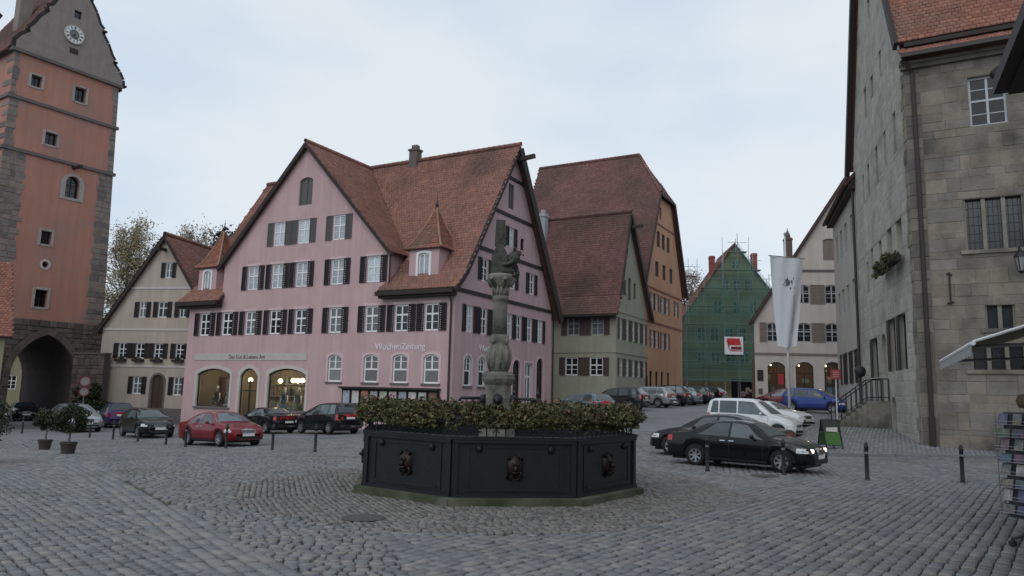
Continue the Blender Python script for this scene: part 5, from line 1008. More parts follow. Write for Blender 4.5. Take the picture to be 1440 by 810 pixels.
    if not me.skin_vertices:
        bm_ = bmesh.new(); bm_.from_mesh(me); ly = bm_.verts.layers.skin.verify()
        for i, v in enumerate(bm_.verts): v[ly].radius = (rad[i], rad[i]); v[ly].use_root = i == 0
        bm_.to_mesh(me); bm_.free()
    o.modifiers.new('sub', 'SUBSURF').levels = 1; o.modifiers['sub'].render_levels = 2
    b = MB()
    for sy in (-1, 1): b.tube([(.27, sy * .09, 4.9), (.26, sy * .12, 4.97)], [.045, .015], 6)
    for k in range(14):
        a = random.uniform(0, 2 * PI); b.tube([(.25 + .05 * random.random(), .12 * math.cos(a), 4.72 + .13 * math.sin(a)), (.2, .17 * math.cos(a), 4.66 + .17 * math.sin(a))], [.05, .015], 5)
    b.build('mane', M_STAT, st, smooth=True)
    b = MB(); b.tube([(.37, -.055, 4.87), (.4, -.06, 4.87)], .018, 6); b.tube([(.37, .05, 4.87), (.4, .05, 4.87)], .018, 6); b.tube([(.45, -.05, 4.78), (.45, .01, 4.78)], .02, 6); b.build('face', M_IRON, st, smooth=True)
    b = MB(); sv = [(-.22, 4.02), (.13, 4.02), (.11, 4.45), (.06, 4.55), (.055, 4.62), (.08, 4.64), (.06, 5.12), (-.13, 5.12), (-.15, 4.64), (-.125, 4.62), (-.13, 4.55), (-.2, 4.4)]; sv = [(x, (z - 1.0) / .72) for x, z in sv]
    b.plate(sv, -.15, .15); b.build('shield_block', M_STAT, st)
    MB().plate([(x, (z - 1.0) / .72) for x, z in [(-.1, 5.06), (.03, 5.06), (.03, 4.8), (-.035, 4.7), (-.1, 4.8)]], -.175, -.15).build('shield_relief', M_STAT, st)
    # four iron spouts
    for k in range(4):
        a = -PI + k * PI / 2 + rot; ca, sa = math.cos(a), math.sin(a)
        b = MB(); b.tube([(ca * .24, sa * .24, 1.62), (ca * .34, sa * .34, 1.62)], [.1, .07], 10); b.tube([(ca * .3, sa * .3, 1.63), (ca * .7, sa * .7, 1.63), (ca * .74, sa * .74, 1.57)], .03, 8); b.build('water_spout', M_IRON, h, smooth=True)
    # flower boxes on the rail
    wh = ['over the middle lion mask', 'over the lion mask on the dark saloon side', 'on the side facing the entrance steps', 'on the far side facing the beige house', 'on the far side facing the pink house corner', 'on the far side facing the shop windows', 'on the side facing the red saloon', 'over the lion mask on the tower side']
    for k in range(8):
        a = FA - PI / 2 + k * PI / 4 + PI / 2; f = Matrix.Translation((FX, FY, 0)) @ Matrix.Rotation(a, 4, 'Z'); hs = side / 2
        p = f @ Vector((0, -(ap + .04), 1.27)); t = thing('flower_box', 'fountain flower box ' + wh[k], 'flower box', p, a, 'flower boxes round the fountain rim')
        MB().box(-hs + .02, -.06, .0, hs - .02, .2, .1).build('trough', M_IRON, t)
        n = 1500 if k in (7, 0, 6, 1, 2) else 1100
        n = int(n * 2.1); C = np.concatenate([blob(n, (0, .06, .11), (hs + .1, .25, .18), 44, .24), blob(n // 2, (0, -.03, .02), (hs, .2, .13), 24, .3), blob(n // 6, (0, .05, .22), (hs, .15, .08), 14, .2)])
        ux = np.random.uniform(-hs - .12, hs + .12, n); th_ = np.random.uniform(0, 2 * PI, n); rd = np.random.uniform(.5, 1, n) ** .5; hh_ = 1 + .3 * np.sin(ux * 4.3 + k) + .22 * np.sin(ux * 11 + 2 * k); kp = np.random.random(n) < .62 + .38 * np.sin(ux * 7.1 + 3 * k)
        C = np.concatenate([C, np.stack([ux, .05 + .22 * rd * np.cos(th_), .10 + .155 * rd * np.sin(th_) * hh_], 1)[kp]])
        for q in range(26):      # sprigs that stand up or trail over the edge
            x = random.uniform(-hs, hs); up_ = random.random() < .6; p0 = np.array([x, random.uniform(-.15, .15), .2 if up_ else -.02]); dv = np.array([random.uniform(-.08, .08), random.uniform(-.06, .03), random.uniform(.06, .17) if up_ else -random.uniform(.05, .13)]); C = np.concatenate([C, p0 + np.random.random((14, 1)) * dv + np.random.normal(0, .012, (14, 3))])
        leaves('foliage', C, M_FLOW, t, (.022, .046))
        fl = np.random.uniform((-hs, -.18, .1), (hs, .2, .38), (26, 3)); leaves('blossom', fl, mat('pale_blossom', (.25, .16, .08), rnd=1, ra=.6, ramp=[(.32, .22, .06), (.22, .05, .05), (.35, .30, .24)]), t, (.025, .045))
fountain()

# ------------------------------------------------------------------ cars
def interp(P, x): return float(np.interp(x, [p[0] for p in P], [p[1] for p in P]))
CT = {
 'saloon': dict(L=4.5, W=.88, H=1.42, ax=(1.02, 3.66), top=[(0, .62), (.03, .86), (.12, .97), (.4, 1.0), (.78, 1.03), (1.1, 1.2), (1.45, 1.355), (1.85, 1.415), (2.3, 1.42), (2.7, 1.36), (3.0, 1.19), (3.36, .97), (3.8, .90), (4.2, .80), (4.42, .68), (4.5, .52)],
                belt=[(0, .86), (1, .93), (2.2, .90), (3.3, .86), (4.5, .6)], side=(1.08, 1.62, 2.62, 3.16), piv=(2.12,), rear=(.86, 1.44), front=(2.74, 3.3)),
 'hatch': dict(L=4.05, W=.87, H=1.47, ax=(.72, 3.22), top=[(0, .6), (.03, .92), (.1, 1.0), (.28, 1.2), (.5, 1.39), (.8, 1.45), (1.4, 1.47), (1.9, 1.455), (2.3, 1.38), (2.62, 1.2), (2.98, .99), (3.4, .91), (3.8, .79), (3.99, .66), (4.05, .5)],
                belt=[(0, .95), (.8, .95), (2.0, .92), (3.0, .88), (4.05, .6)], side=(.42, .62, 2.2, 2.8), piv=(1.3, .0), rear=(.14, .5), front=(2.34, 2.93)),
 'estate': dict(L=4.4, W=.87, H=1.5, ax=(.85, 3.5), top=[(0, .6), (.03, .95), (.08, 1.02), (.3, 1.28), (.42, 1.42), (.7, 1.49), (1.6, 1.5), (2.2, 1.48), (2.6, 1.4), (2.92, 1.2), (3.25, .99), (3.7, .91), (4.12, .79), (4.33, .66), (4.4, .5)],
                belt=[(0, .98), (.8, .96), (2.2, .92), (3.2, .88), (4.4, .6)], side=(.38, .55, 2.5, 3.08), piv=(.95, 1.72), rear=(.12, .42), front=(2.64, 3.2)),
 'people_carrier': dict(L=4.2, W=.88, H=1.63, ax=(.75, 3.35), top=[(0, .6), (.03, 1.0), (.08, 1.06), (.2, 1.35), (.34, 1.54), (.7, 1.62), (1.5, 1.63), (2.1, 1.59), (2.5, 1.48), (3.0, 1.23), (3.4, 1.03), (3.75, .92), (4.0, .82), (4.14, .7), (4.2, .5)],
                belt=[(0, 1.02), (1.5, .99), (2.6, .95), (3.4, .9), (4.2, .6)], side=(.3, .45, 2.35, 3.2), piv=(.9, 1.75), rear=(.1, .34), front=(2.54, 3.36)),
 'van': dict(L=4.05, W=.86, H=1.8, ax=(.7, 3.3), top=[(0, .6), (.02, 1.1), (.05, 1.4), (.12, 1.68), (.3, 1.78), (.8, 1.8), (1.7, 1.8), (2.15, 1.77), (2.35, 1.69), (2.7, 1.42), (3.1, 1.09), (3.5, .98), (3.85, .84), (4.0, .7), (4.05, .5)],
                belt=[(0, 1.1), (1.5, 1.08), (2.6, 1.03), (3.2, .95), (4.05, .6)], side=(.2, .32, 2.3, 2.92), piv=(.62, 1.5), rear=(.05, .13), front=(2.38, 3.06))}
WR = .31
class CarShape:
    def __init__(s, t):
        s.d = CT[t]; s.t = t; s.L = s.d['L']
    def hw(s, x):
        L = s.L; v = s.t == 'van'; return s.d['W'] * float(np.interp(x, [0, .06, .25, .8, L - .9, L - .4, L - .12, L], [.84 if v else .74, .92, .97, 1, 1, .95, .84, .62]))
    def bot(s, x):
        z = .23 if .5 < x < s.L - .5 else .27
        for a in s.d['ax']:
            if abs(x - a) < .375: z = max(z, WR + math.sqrt(.375 ** 2 - (x - a) ** 2))
        return z
    def sec(s, x):
        w = s.hw(x); zt = interp(s.d['top'], x); zb = s.bot(x); bl = min(interp(s.d['belt'], x), zt - .03); g = zt - bl; rw = .70 if s.t != 'van' else .84
        zb = min(zb, bl - .05); rw = 1 - (1 - rw) * min(1, g / .45); m = max(zb + .04, .55) if zb < .5 else zb + (bl - zb) * .5
        return [(w * .80, zb), (w * .955, zb), (w * .985, zb + (m - zb) * .5), (w, m), (w * .99, (m + bl) / 2 + .03), (w * .955, bl - .01), (w * (.955 - (.955 - rw) * .12), bl + g * .1), (w * (.955 - (.955 - rw) * .5), bl + g * .48),
                (w * rw, bl + g * .84), (w * rw * .9, bl + g * .94), (w * rw * .55, bl + g * .99), (0, zt)]
    def y(s, x, z):
        q = s.sec(x)[1:]; return float(np.interp(z, [p[1] for p in q], [p[0] for p in q]))
    def topw(s, x): return s.sec(x)[8][0]
CMESH = {}
def car_meshes(t):
    if t in CMESH: return CMESH[t]
    c = CarShape(t); d = c.d; L = c.L; M = {}
    xs = sorted(set([0, .015, .04] + list(np.linspace(.08, L - .08, 84)) + [L - .04, L - .015, L])); rows = []
    for x in xs: q = c.sec(x); rows.append([(x - L / 2, -y, z) for y, z in q] + [(x - L / 2, y, z) for y, z in q[-2::-1]])
    b = MB(); n = len(rows[0]); b.v = [p for r_ in rows for p in r_]
    b.f = [(i * n + j, i * n + j + 1, (i + 1) * n + j + 1, (i + 1) * n + j) for i in range(len(xs) - 1) for j in range(n - 1)] + [tuple(range(n)), tuple((len(xs) - 1) * n + j for j in range(n))[::-1]]
    M['body'] = b
    # underside and wheel wells
    b = MB(); b.box(-L / 2 + .15, -.62, .17, L / 2 - .2, .62, .7)
    for a in d['ax']: b.box(a - L / 2 - .4, -.80, .3, a - L / 2 + .4, .80, .68)
    M['underbody'] = b
    # glazing strips that follow the body
    def strip(pts):    # list of (left,right) point pairs
        bb = MB(); bb.v = [p for q in pts for p in q]; bb.f = [(2 * i, 2 * i + 1, 2 * i + 3, 2 * i + 2) for i in range(len(pts) - 1)]; return bb
    for nm, (x0, x1) in (('windscreen', d['front']), ('rear_window', d['rear'])):
        k = 8; V = []; F = []
        for i in range(k + 1):
            x = x0 + (x1 - x0) * i / k; q = c.sec(x); zt = q[-1][1]
            for j in range(7):
                s_ = -1 + 2 * j / 6; y = s_ * q[8][0] * (.99 if nm == 'windscreen' else .96); zz = float(np.interp(abs(y), [q[11][0], q[10][0], q[9][0], q[8][0]], [q[11][1], q[10][1], q[9][1], q[8][1]])); 
                dz = (interp(d['top'], x + .02) - interp(d['top'], x - .02)) / .04; nl = math.hypot(1, dz); V.append((x - L / 2 - dz / nl * .009, y, zz + .009 / nl))
        F = [(i * 7 + j, i * 7 + j + 1, (i + 1) * 7 + j + 1, (i + 1) * 7 + j) for i in range(k) for j in range(6)]; bb = MB(); bb.v = V; bb.f = F; M[nm] = bb
    x0, x1, x2, x3 = d['side']; piv = sorted([p for p in d['piv'] if p > 0])
    SW = []
    for sg in (-1, 1):
        ed = [None] + piv + [None]
        for a, e in zip(ed, ed[1:]):
            bb = MB(); k = 7; m = 6; V = []
            for j in range(m + 1):
                f = j / m; lo = x0 + (x1 - x0) * f if a is None else a + .035; hi = x3 + (x2 - x3) * f if e is None else e - .035; hi = max(hi, lo + .02)
                for i in range(k + 1):
                    x = lo + (hi - lo) * i / k; q = c.sec(x); zb = q[5][1] + .035; zt = q[8][1] - .012; z = zb + (zt - zb) * f; V.append((x - L / 2, sg * (c.y(x, z) + .007), z))
            bb.v = V; bb.f = [(j * (k + 1) + i, j * (k + 1) + i + 1, (j + 1) * (k + 1) + i + 1, (j + 1) * (k + 1) + i) for j in range(m) for i in range(k)]; SW.append(bb)
    M['side_window'] = SW
    def skin(x0, x1, z0, z1, sg, k=5, m=3, off=.008):   # patch hugging the body side
        bb = MB(); bb.v = [(x0 + (x1 - x0) * i / k - L / 2, sg * (c.y(x0 + (x1 - x0) * i / k, z0 + (z1 - z0) * j / m) + off), z0 + (z1 - z0) * j / m) for j in range(m + 1) for i in range(k + 1)]
        bb.f = [(j * (k + 1) + i, j * (k + 1) + i + 1, (j + 1) * (k + 1) + i + 1, (j + 1) * (k + 1) + i) for j in range(m) for i in range(k)]; return bb
    b = MB()
    for sg in (-1, 1):
        for x in [a for a in piv] + [x3 - .02] + ([x0 + .15] if t == 'saloon' else [piv[0] - .02]):
            q = skin(x - .006, x + .006, .3 if min(abs(x - a) for a in d['ax']) > .4 else .72, interp(d['belt'], x) - .01, sg, 1, 8, .004); b.add(q.v, q.f)
        q = skin(d['ax'][0] + .42, d['ax'][1] - .42, .24, .30, sg, 8, 1, .012); b.add(q.v, q.f)
    M['trim'] = b
    M['headlight'] = [skin(L - .42, L - .06, .58, .71, sg, 6, 2, .012) for sg in (-1, 1)]
    zt = .72 if t != 'van' else .8; M['tail_light'] = [skin(.015, .26 if t == 'saloon' else .17, zt, zt + (.18 if t == 'saloon' else .3), sg, 4, 3, .012) for sg in (-1, 1)]
    for q, x0 in ((M['headlight'], L), (M['tail_light'], 0)):
        for sg, bb in zip((-1, 1), q):
            yw = c.hw(x0) * .93; w_ = .13; xx = L / 2 - .012 if x0 else -L / 2 - .012
            if not x0: bb.add([(xx, sg * yw, zt), (xx, sg * (yw - w_), zt), (xx, sg * (yw - w_), zt + .16), (xx, sg * yw, zt + .16)], [(0, 1, 2, 3)])
    gx = L / 2; b = MB(); b.box(gx - .12, -.3, .55, gx + .006, .3, .66); b.box(gx - .1, -.55, .3, gx + .012, .55, .4); M['grille'] = b
    b = MB()
    for z in (.57, .6, .63): b.box(gx, -.28, z - .005, gx + .014, .28, z + .005)
    b.ring([(-.31, .545), (.31, .545), (.31, .668), (-.31, .668)], [(-.29, .56), (.29, .56), (.29, .653), (-.29, .653)], 0, .02); o_ = len(b.v) - 16
    b.v[o_:] = [(gx + .002 + p[1] * .6, p[0], p[2]) for p in b.v[o_:]]; M['chrome'] = b
    M['number_plate'] = [MB().box(gx + .005, -.26, .42, gx + .022, .26, .53), MB().box(-gx - .022, -.26, .76 if t != 'saloon' else .56, -gx - .004, .26, .87 if t != 'saloon' else .67)]
    b = MB(); b.box(-gx - .012, -.7, .3, -gx + .1, .7, .36); M['bumper_trim'] = b
    M['mirror'] = []
    for sg in (-1, 1):
        bb = MB(); x = x3 - .28; y = c.y(x, interp(d['belt'], x) + .03); zm = interp(d['belt'], x) + .07; bb.tube([(x - L / 2, sg * y, zm - .03), (x - L / 2 - .02, sg * (y + .1), zm - .01)], .02, 6)
        bb.tube([(x - L / 2 - .02, sg * (y + .07), zm + .02), (x - L / 2 - .03, sg * (y + .13), zm + .03), (x - L / 2 - .04, sg * (y + .2), zm + .02)], [.045, .07, .04], 8); M['mirror'].append(bb)
    M['door_handle'] = [skin(x, x + .16, .80, .825, sg, 2, 1, .02) for sg in (-1, 1) for x in ((piv[0] - .28 if len(piv) == 1 else piv[-1] - .26), x3 - 1.05 if len(piv) == 1 else piv[-1] + .12)][:4]
    # wheel
    b = MB(); pr = [(.20, -.1), (.27, -.105), (WR - .012, -.085), (WR, -.04), (WR, .04), (WR - .012, .085), (.27, .105), (.20, .1)]; n = 28; V = []; F = []
    for r, y in pr:
        for k in range(n): a = 2 * PI * k / n; V.append((r * math.cos(a), y, r * math.sin(a)))
    F = [(i * n + k, i * n + (k + 1) % n, (i + 1) * n + (k + 1) % n, (i + 1) * n + k) for i in range(len(pr) - 1) for k in range(n)]; b.add(V, F); M['tyre'] = b
    b = MB(); circ = lambda r: [(r * math.cos(a), r * math.sin(a)) for a in np.linspace(0, 2 * PI, 25)[:-1]]
    b.ring(circ(.215), circ(.185), -.1, .06); b.plate(circ(.06), -.085, -.03); 
    for k in range(7): a = 2 * PI * k / 7; b.beam((.04 * math.cos(a), -.07, .04 * math.sin(a)), (.195 * math.cos(a), -.085, .195 * math.sin(a)), .05, .03, up=(0, 1, 0))
    M['rim'] = b; M['disc'] = MB().plate(circ(.19), -.02, .0)
    CMESH[t] = (c, M, {}); return CMESH[t]
def car(t, label, x, y, head, pname, lit=False, group='cars parked round the square', cat='car', name='parked_car', steer=0., sc=.9):
    c, M, cache = car_meshes(t); d = c.d; L = c.L; z = gz(x, y); hd = R(head)
    o = thing(name, label, cat, (x, y, z), hd, group); o.scale = (sc, sc, sc)
    dx = Vector((math.cos(hd), math.sin(hd))); pz = (gz(x + dx.x * L / 2, y + dx.y * L / 2) - gz(x - dx.x * L / 2, y - dx.y * L / 2)) / L
    o.rotation_euler = (0, -math.atan(pz), hd)
    def P(nm, bb, m, i=0, par=None, sm=False, loc=(0, 0, 0), ry=0., rz=0.):
        k = (nm, i, m.name)
        if k not in cache: cache[k] = bb.mesh(nm, m, sm)
        q = put(nm, cache[k], par or o, loc); q.rotation_euler = (0, ry, rz); return q
    P('body', M['body'], pname, sm=True); P('underbody', M['underbody'], M_TRIM); P('windscreen', M['windscreen'], M_CGLASS, sm=True); P('rear_window', M['rear_window'], M_CGLASS, sm=True)
    for i, bb in enumerate(M['side_window']): P('side_window', bb, M_CGLASS, i, sm=True)
    P('trim', M['trim'], M_TRIM)
    for i, bb in enumerate(M['headlight']):
        P('headlight', bb, M_LAMP, i)
        if lit: P('lit_bulb', MB().tube([(L / 2 - .17, (-.56, .56)[i], .645), (L / 2 - .035, (-.57, .57)[i], .645)], .05, 10), M_LAMPON, i)
    for i, bb in enumerate(M['tail_light']): P('tail_light', bb, M_TAIL, i)
    g = P('grille', M['grille'], M_TRIM); P('chrome_strip', M['chrome'], M_CHROME, par=g); P('rear_bumper_trim', M['bumper_trim'], M_TRIM)
    for i, bb in enumerate(M['number_plate']): P('number_plate', bb, M_PLATE, i)
    for i, bb in enumerate(M['mirror']): P('mirror', bb, pname, i, sm=True)
    for i, bb in enumerate(M['door_handle']): P('door_handle', bb, pname if t != 'saloon' else M_CHROME, i)
    for a in d['ax']:
        for sg in (-1, 1):
            w = P('wheel', M['tyre'], M_TYRE, sm=True, loc=(a - L / 2, sg * (d['W'] - .12), WR), ry=random.uniform(0, 1), rz=(0 if sg < 0 else PI) + (steer if a > L / 2 else 0)); P('rim', M['rim'], M_RIM, par=w); P('disc', M['disc'], M_TRIM, par=w)
    return o
BLK = paint('black', (.006, .006, .0075), .0); RED = paint('red', (.18, .010, .016), .2); WHT = paint('white', (.66, .67, .68), 0); SIL = paint('silver', (.34, .36, .38), .5); PUR = paint('violet', (.045, .035, .12), .2); BLU = paint('blue', (.035, .06, .25), .3); LBL = paint('pale_blue', (.18, .24, .28), .3); DGR = paint('dark_grey', (.028, .031, .035), .3); DRD = paint('dark_red', (.08, .012, .018), .3)
car('saloon', 'dark saloon car with one headlamp shining beside the fountain', 6.1, 19.25, -40, BLK, sc=.845, lit=True, name='saloon_car')
car('saloon', 'black saloon car half hidden behind the dark saloon with the lit headlamp', 6.35, 22.3, 148, BLK, name='saloon_car')
car('van', 'small white van with side windows behind the two dark saloons', 10.35, 31.3, -36, WHT, cat='van', name='white_van')
car('hatch', 'white car mostly hidden behind the small white van', 11.9, 33.8, -48, WHT)
car('saloon', 'red saloon car parked before the pink house', -11.0, 28.6, -41, RED, name='saloon_car')
car('hatch', 'black hatchback between the red car and the violet car', -17.1, 35.3, -46, BLK)
car('hatch', 'silver car with sloping bonnet behind the potted bushes', -23.4, 40.3, -44, SIL, sc=1.0)
car('people_carrier', 'violet people carrier by the dark rubble wall', -23.9, 45.2, 128, PUR)
car('saloon', 'black saloon showing its red tail lamp below the lit shop windows', -12.4, 38.2, 140, BLK, name='saloon_car')
car('people_carrier', 'black people carrier below the newspaper notice case', -8.8, 36.2, 138, BLK)
car('hatch', 'white car hidden by the fountain flowers at the pink house corner', -2.6, 33.4, 150, WHT)
car('hatch', 'pale blue grey car below the green house front', 4.1, 40.5, 125, LBL)
car('estate', 'dark estate car at the corner of the green house', 6.6, 45.6, 148, DGR)
car('estate', 'silver estate car with red rear lamp beside the green house', 9.1, 49.6, 146, SIL)
car('people_carrier', 'dark grey people carrier just beyond the silver estate car', 11.0, 52.9, 151, DGR)
car('hatch', 'silver blue car two beyond the silver estate car', 12.6, 55.8, 151, LBL)
car('estate', 'dark estate car in front of the orange house', 14.2, 59.0, 151, DGR)
car('hatch', 'last dark car of the row near the scaffolding', 16.6, 63.0, 140, BLK)
car('people_carrier', 'blue people carrier in front of the beige shop house', 18.5, 44.6, -40, BLU)
car('people_carrier', 'dark red people carrier behind the blue one', 18.2, 49.0, 150, DRD)
car('saloon', 'dark car waiting under the gate tower arch', -34.6, 53.0, -50, DGR, name='saloon_car')

# ------------------------------------------------------------------ street furniture
def bollards():
    w = ['of the first bollard from the tower', '', '', '', '', '', '', '', '']
    Lf = [(-24.6, 37.8, 'furthest bollard, beside the silver car'), (-19.6, 35.0, 'bollard in front of the violet car'), (-17.6, 33.3, 'bollard at the tail of the black hatchback'), (-15.7, 31.7, 'bollard before the black hatchback door'), (-13.4, 29.3, 'bollard at the rear of the red saloon'), (-11.9, 27.6, 'bollard before the red saloon door'), (-9.8, 26.0, 'bollard before the red saloon bonnet'), (-7.65, 24.3, 'bollard between the red saloon and the fountain'), (-5.9, 22.9, 'bollard nearest to the fountain on the tower side')]
    Rt = [(4.78, 17.93, 'bollard before the rear wheel of the dark saloon'), (6.46, 17.54, 'bollard before the front wheel of the dark saloon'), (8.11, 16.91, 'bollard standing alone past the lit headlamp'), (10.2, 16.81, 'bollard closest to the postcard rack')]
    me = None
    for x, y, l in Lf + Rt:
        t = thing('bollard', 'slim black iron ' + l, 'bollard', (x, y, gz(x, y)), 0, 'bollards across the square')
        if me is None: me = (MB().lathe([(.055, -.05), (.055, .04), (.045, .06), (.042, .71), (.05, .72), (.05, .75), (.042, .76), (.04, .80), (.025, .83), (.005, .84)], 14).mesh('post', M_IRON, True), MB().lathe([(.0445, .58), (.0445, .62)], 14).mesh('band', M_METAL))
        put('post', me[0], t); put('band', me[1], t)
bollards()
def tub_bush(x, y, r, hz, n, label, leaf=None, pot=True):
    t = thing('potted_bush', label, 'potted plant', (x, y, gz(x, y)), random.random(), 'bushes in tubs')
    MB().lathe([(.17, 0), (.21, .28), (.235, .29), (.235, .34), (.2, .34), (.18, .28)], 16).build('tub', M_POT, t)
    b = MB(); b.tube([(0, 0, .3), (.02, .01, hz - r * .4)], [.03, .022], 6)
    for k in range(7): a = k * .9; b.tube([(.02, .01, hz - r * .6), (r * .6 * math.cos(a), r * .6 * math.sin(a), hz + random.uniform(-.2, .3) * r)], [.016, .005], 4)
    b.build('stem', M_BARK, t); leaves('foliage', blob(n, (0, 0, hz), (r * 1.0, r * 1.0, r * .76), 40, .34), leaf or M_LEAFD, t, (.025, .05))
tub_bush(-12.85, 21.9, .5, 1.02, 4200, 'round dark bush in a tub, the nearer of two by the gutter')
tub_bush(-16.2, 26.2, .48, 1.05, 3600, 'round dark bush in a tub standing behind the nearer tub')
tub_bush(-12.2, 17.0, .78, .95, 5600, 'dark green bush cut off by the edge of the view')
def traffic_sign(x, y):
    t = thing('traffic_sign', 'pole with two round red rimmed signs by the gate arch', 'road sign', (x, y, gz(x, y)), R(25))
    MB().tube([(0, 0, 0), (0, 0, 3.0)], .035, 8).build('pole', M_METAL, t); circ = lambda r: [(r * math.cos(a), r * math.sin(a)) for a in np.linspace(0, 2 * PI, 25)[:-1]]
    for z, r in ((2.72, .34), (2.08, .30)):
        sg = MB().plate(circ(r), -.06, -.04).build('sign_plate', mat('sign_white', (.30, .26, .26)), t, (0, 0, z)); MB().ring(circ(r), circ(r * .76), -.07, -.058).build('red_rim', mat('sign_red', (.20, .045, .045)), sg)
traffic_sign(-26.5, 46.2)
def flag():
    x, y = 15.14, 40.0; z = gz(x, y); t = thing('flagpole', 'white flagpole on the pavement in front of the beige house', 'flagpole', (x, y, z))
    MB().tube([(0, 0, 0), (0, 0, 5), (0, 0, 9.9)], [.085, .07, .045], 10).build('pole', mat('white_pole_paint', (.62, .63, .64)), t, smooth=True); MB().lathe([(.02, 9.9), (.07, 9.95), (.07, 10.02), (.01, 10.1)], 10).build('finial', M_METAL, t)
    MB().lathe([(.2, 0), (.2, .06), (.11, .1)], 12).build('base', M_METAL, t)
    f = thing('banner_flag', 'long white hanging flag with a small dark emblem', 'flag', (x, y, z), R(-6)); b = MB(); nu, nv = 16, 26; V = []
    P = []
    for j in range(nv + 1):
        v = j / nv
        for i in range(nu + 1):
            u = i / nu; hw = .87 - .38 * v ** 1.4; xx = -.86 + .0 + (u * 2 - 0) * hw + .33 * v ** 1.2 * .9; zz = 8.55 - 4.8 * v + (.16 * (1 - u) - .0) * (1 - v) - .1 * math.sin(u * PI) * v
            yy = -.16 + .10 * math.sin(u * 7 + v * 2.2) * (.3 + v) + .05 * math.sin(u * 13 + v * 4); V.append((xx, yy, zz))
    b.v = V; b.f = [(j * (nu + 1) + i, j * (nu + 1) + i + 1, (j + 1) * (nu + 1) + i + 1, (j + 1) * (nu + 1) + i) for j in range(nv) for i in range(nu)]
    b.build('cloth', mat('white_flag_cloth', (.60, .62, .66), rough=.9, na=.06), f, smooth=True)
    MB().tube([(-.95, -.15, 8.75), (1.0, -.15, 8.57)], .03, 8).build('crossbar', M_METAL, f)
    def onflag(u, v):
        i = min(nu - 1, int(u * nu)); j = min(nv - 1, int(v * nv)); a = Vector(V[j * (nu + 1) + i]); p = Vector(V[j * (nu + 1) + i + 1]); q = Vector(V[(j + 1) * (nu + 1) + i]); return a + (p - a) * (u * nu - i) + (q - a) * (v * nv - j) + Vector((0, -.02, 0))
    em = MB(); dk = mat('flag_print_grey', (.11, .12, .13))
    def blot(cu, cv, pts):
        k = len(em.v); em.v += [tuple(onflag(cu + a, cv + c)) for a, c in pts]; em.f.append(tuple(range(k, k + len(pts))))
    blot(.5, .27, [(0, .05), (.08, .035), (.1, -.01), (.04, -.02), (.02, -.05), (-.03, -.02), (-.08, -.03), (-.04, .01), (-.06, .05)])
    for a, c, w, l_ in ((.1, -.02, .05, .05), (.16, -.05, .03, .03), (-.12, .0, .04, .02), (-.16, .03, .05, .015), (.06, .06, .05, .03), (.2, .06, .03, .02)): blot(.52 + a, .27 + c, [(0, 0), (w, .005), (w * .8, l_), (.0, l_ * .7)])
    em.build('emblem', dk, f, kind='stuff')
    c = bpy.data.curves.new('t', 'FONT'); c.body = 'HAUS DER GESCHICHTE'; c.size = .2; o = bpy.data.objects.new('t', c); COL.objects.link(o); me = bpy.data.meshes.new_from_object(o.evaluated_get(bpy.context.evaluated_depsgraph_get())); bpy.data.objects.remove(o)
    ln = max(v.co.x for v in me.vertices)
    for v in me.vertices: v.co = onflag(.68 + .10 * (1 - v.co.y / .2) * .9, .84 - .42 * v.co.x / ln)
    me.materials.clear(); me.materials.append(dk); put('lettering', me, f)
flag()
def a_board():
    x, y = 11.05, 25.6; t = thing('pavement_board', 'folding black pavement board with a green poster', 'signboard', (x, y, gz(x, y) + .08), R(8))
    for sy in (-1, 1):
        b = MB(); b.beam((-.3, sy * .28, 0), (-.3, sy * .02, 1.0), .035, .035); b.beam((.3, sy * .28, 0), (.3, sy * .02, 1.0), .035, .035); b.beam((-.3, sy * .03, .98), (.3, sy * .03, .98), .04, .04); b.beam((-.3, sy * .24, .14), (.3, sy * .24, .14), .03, .03); b.build('frame', M_IRON, t)
        g = lambda z: sy * (.28 - .26 * z); MB().add([(-.27, g(.16), .16), (.27, g(.16), .16), (.27, g(.56), .56), (-.27, g(.56), .56)], [(0, 1, 2, 3)]).build('poster', mat('green_poster', (.06, .15, .035), na=.2), t); MB().add([(-.27, g(.57), .57), (.27, g(.57), .57), (.27, g(.95), .95), (-.27, g(.95), .95)], [(0, 1, 2, 3)]).build('header', mat('poster_header', (.04, .045, .04)), t)
        MB().add([(-.22, g(.6) + sy * .012, .6), (.2, g(.58) + sy * .012, .58), (.22, g(.74) + sy * .012, .74), (-.2, g(.72) + sy * .012, .72)], [(0, 1, 2, 3)]).build('pale_print', M_SURR, t)
a_board()
def small_sign():
    x, y = 13.85, 31.3; t = thing('red_sign', 'small red notice sign on a post beside the entrance steps', 'sign', (x, y, gz(x, y) + .08), R(-22)); MB().tube([(0, 0, 0), (0, 0, 2.1)], .03, 8).build('post', mat('pale_post', (.5, .5, .52)), t)
    MB().box(-.2, -.05, 2.0, .2, -.03, 2.42).build('panel', mat('red_sign_paint', (.24, .045, .045)), t); b = MB()
    for z in (2.3, 2.2, 2.1): b.box(-.12, -.056, z - .02, .12, -.05, z + .02)
    b.build('print', mat('sign_pink_print', (.45, .22, .22)), t, kind='stuff')
    x, y = 15.75, 33.1; t = thing('round_lamp', 'dark round lamp on an iron post behind the steps', 'lamp', (x, y, gz(x, y) + .08)); MB().tube([(0, 0, 0), (0, 0, 2.1)], .04, 8).build('post', M_IRON, t); MB().lathe([(.05, 2.08), (.18, 2.15), (.25, 2.34), (.2, 2.52), (.07, 2.59), (.02, 2.62)], 16).build('globe', M_IRON, t, smooth=True)
small_sign()
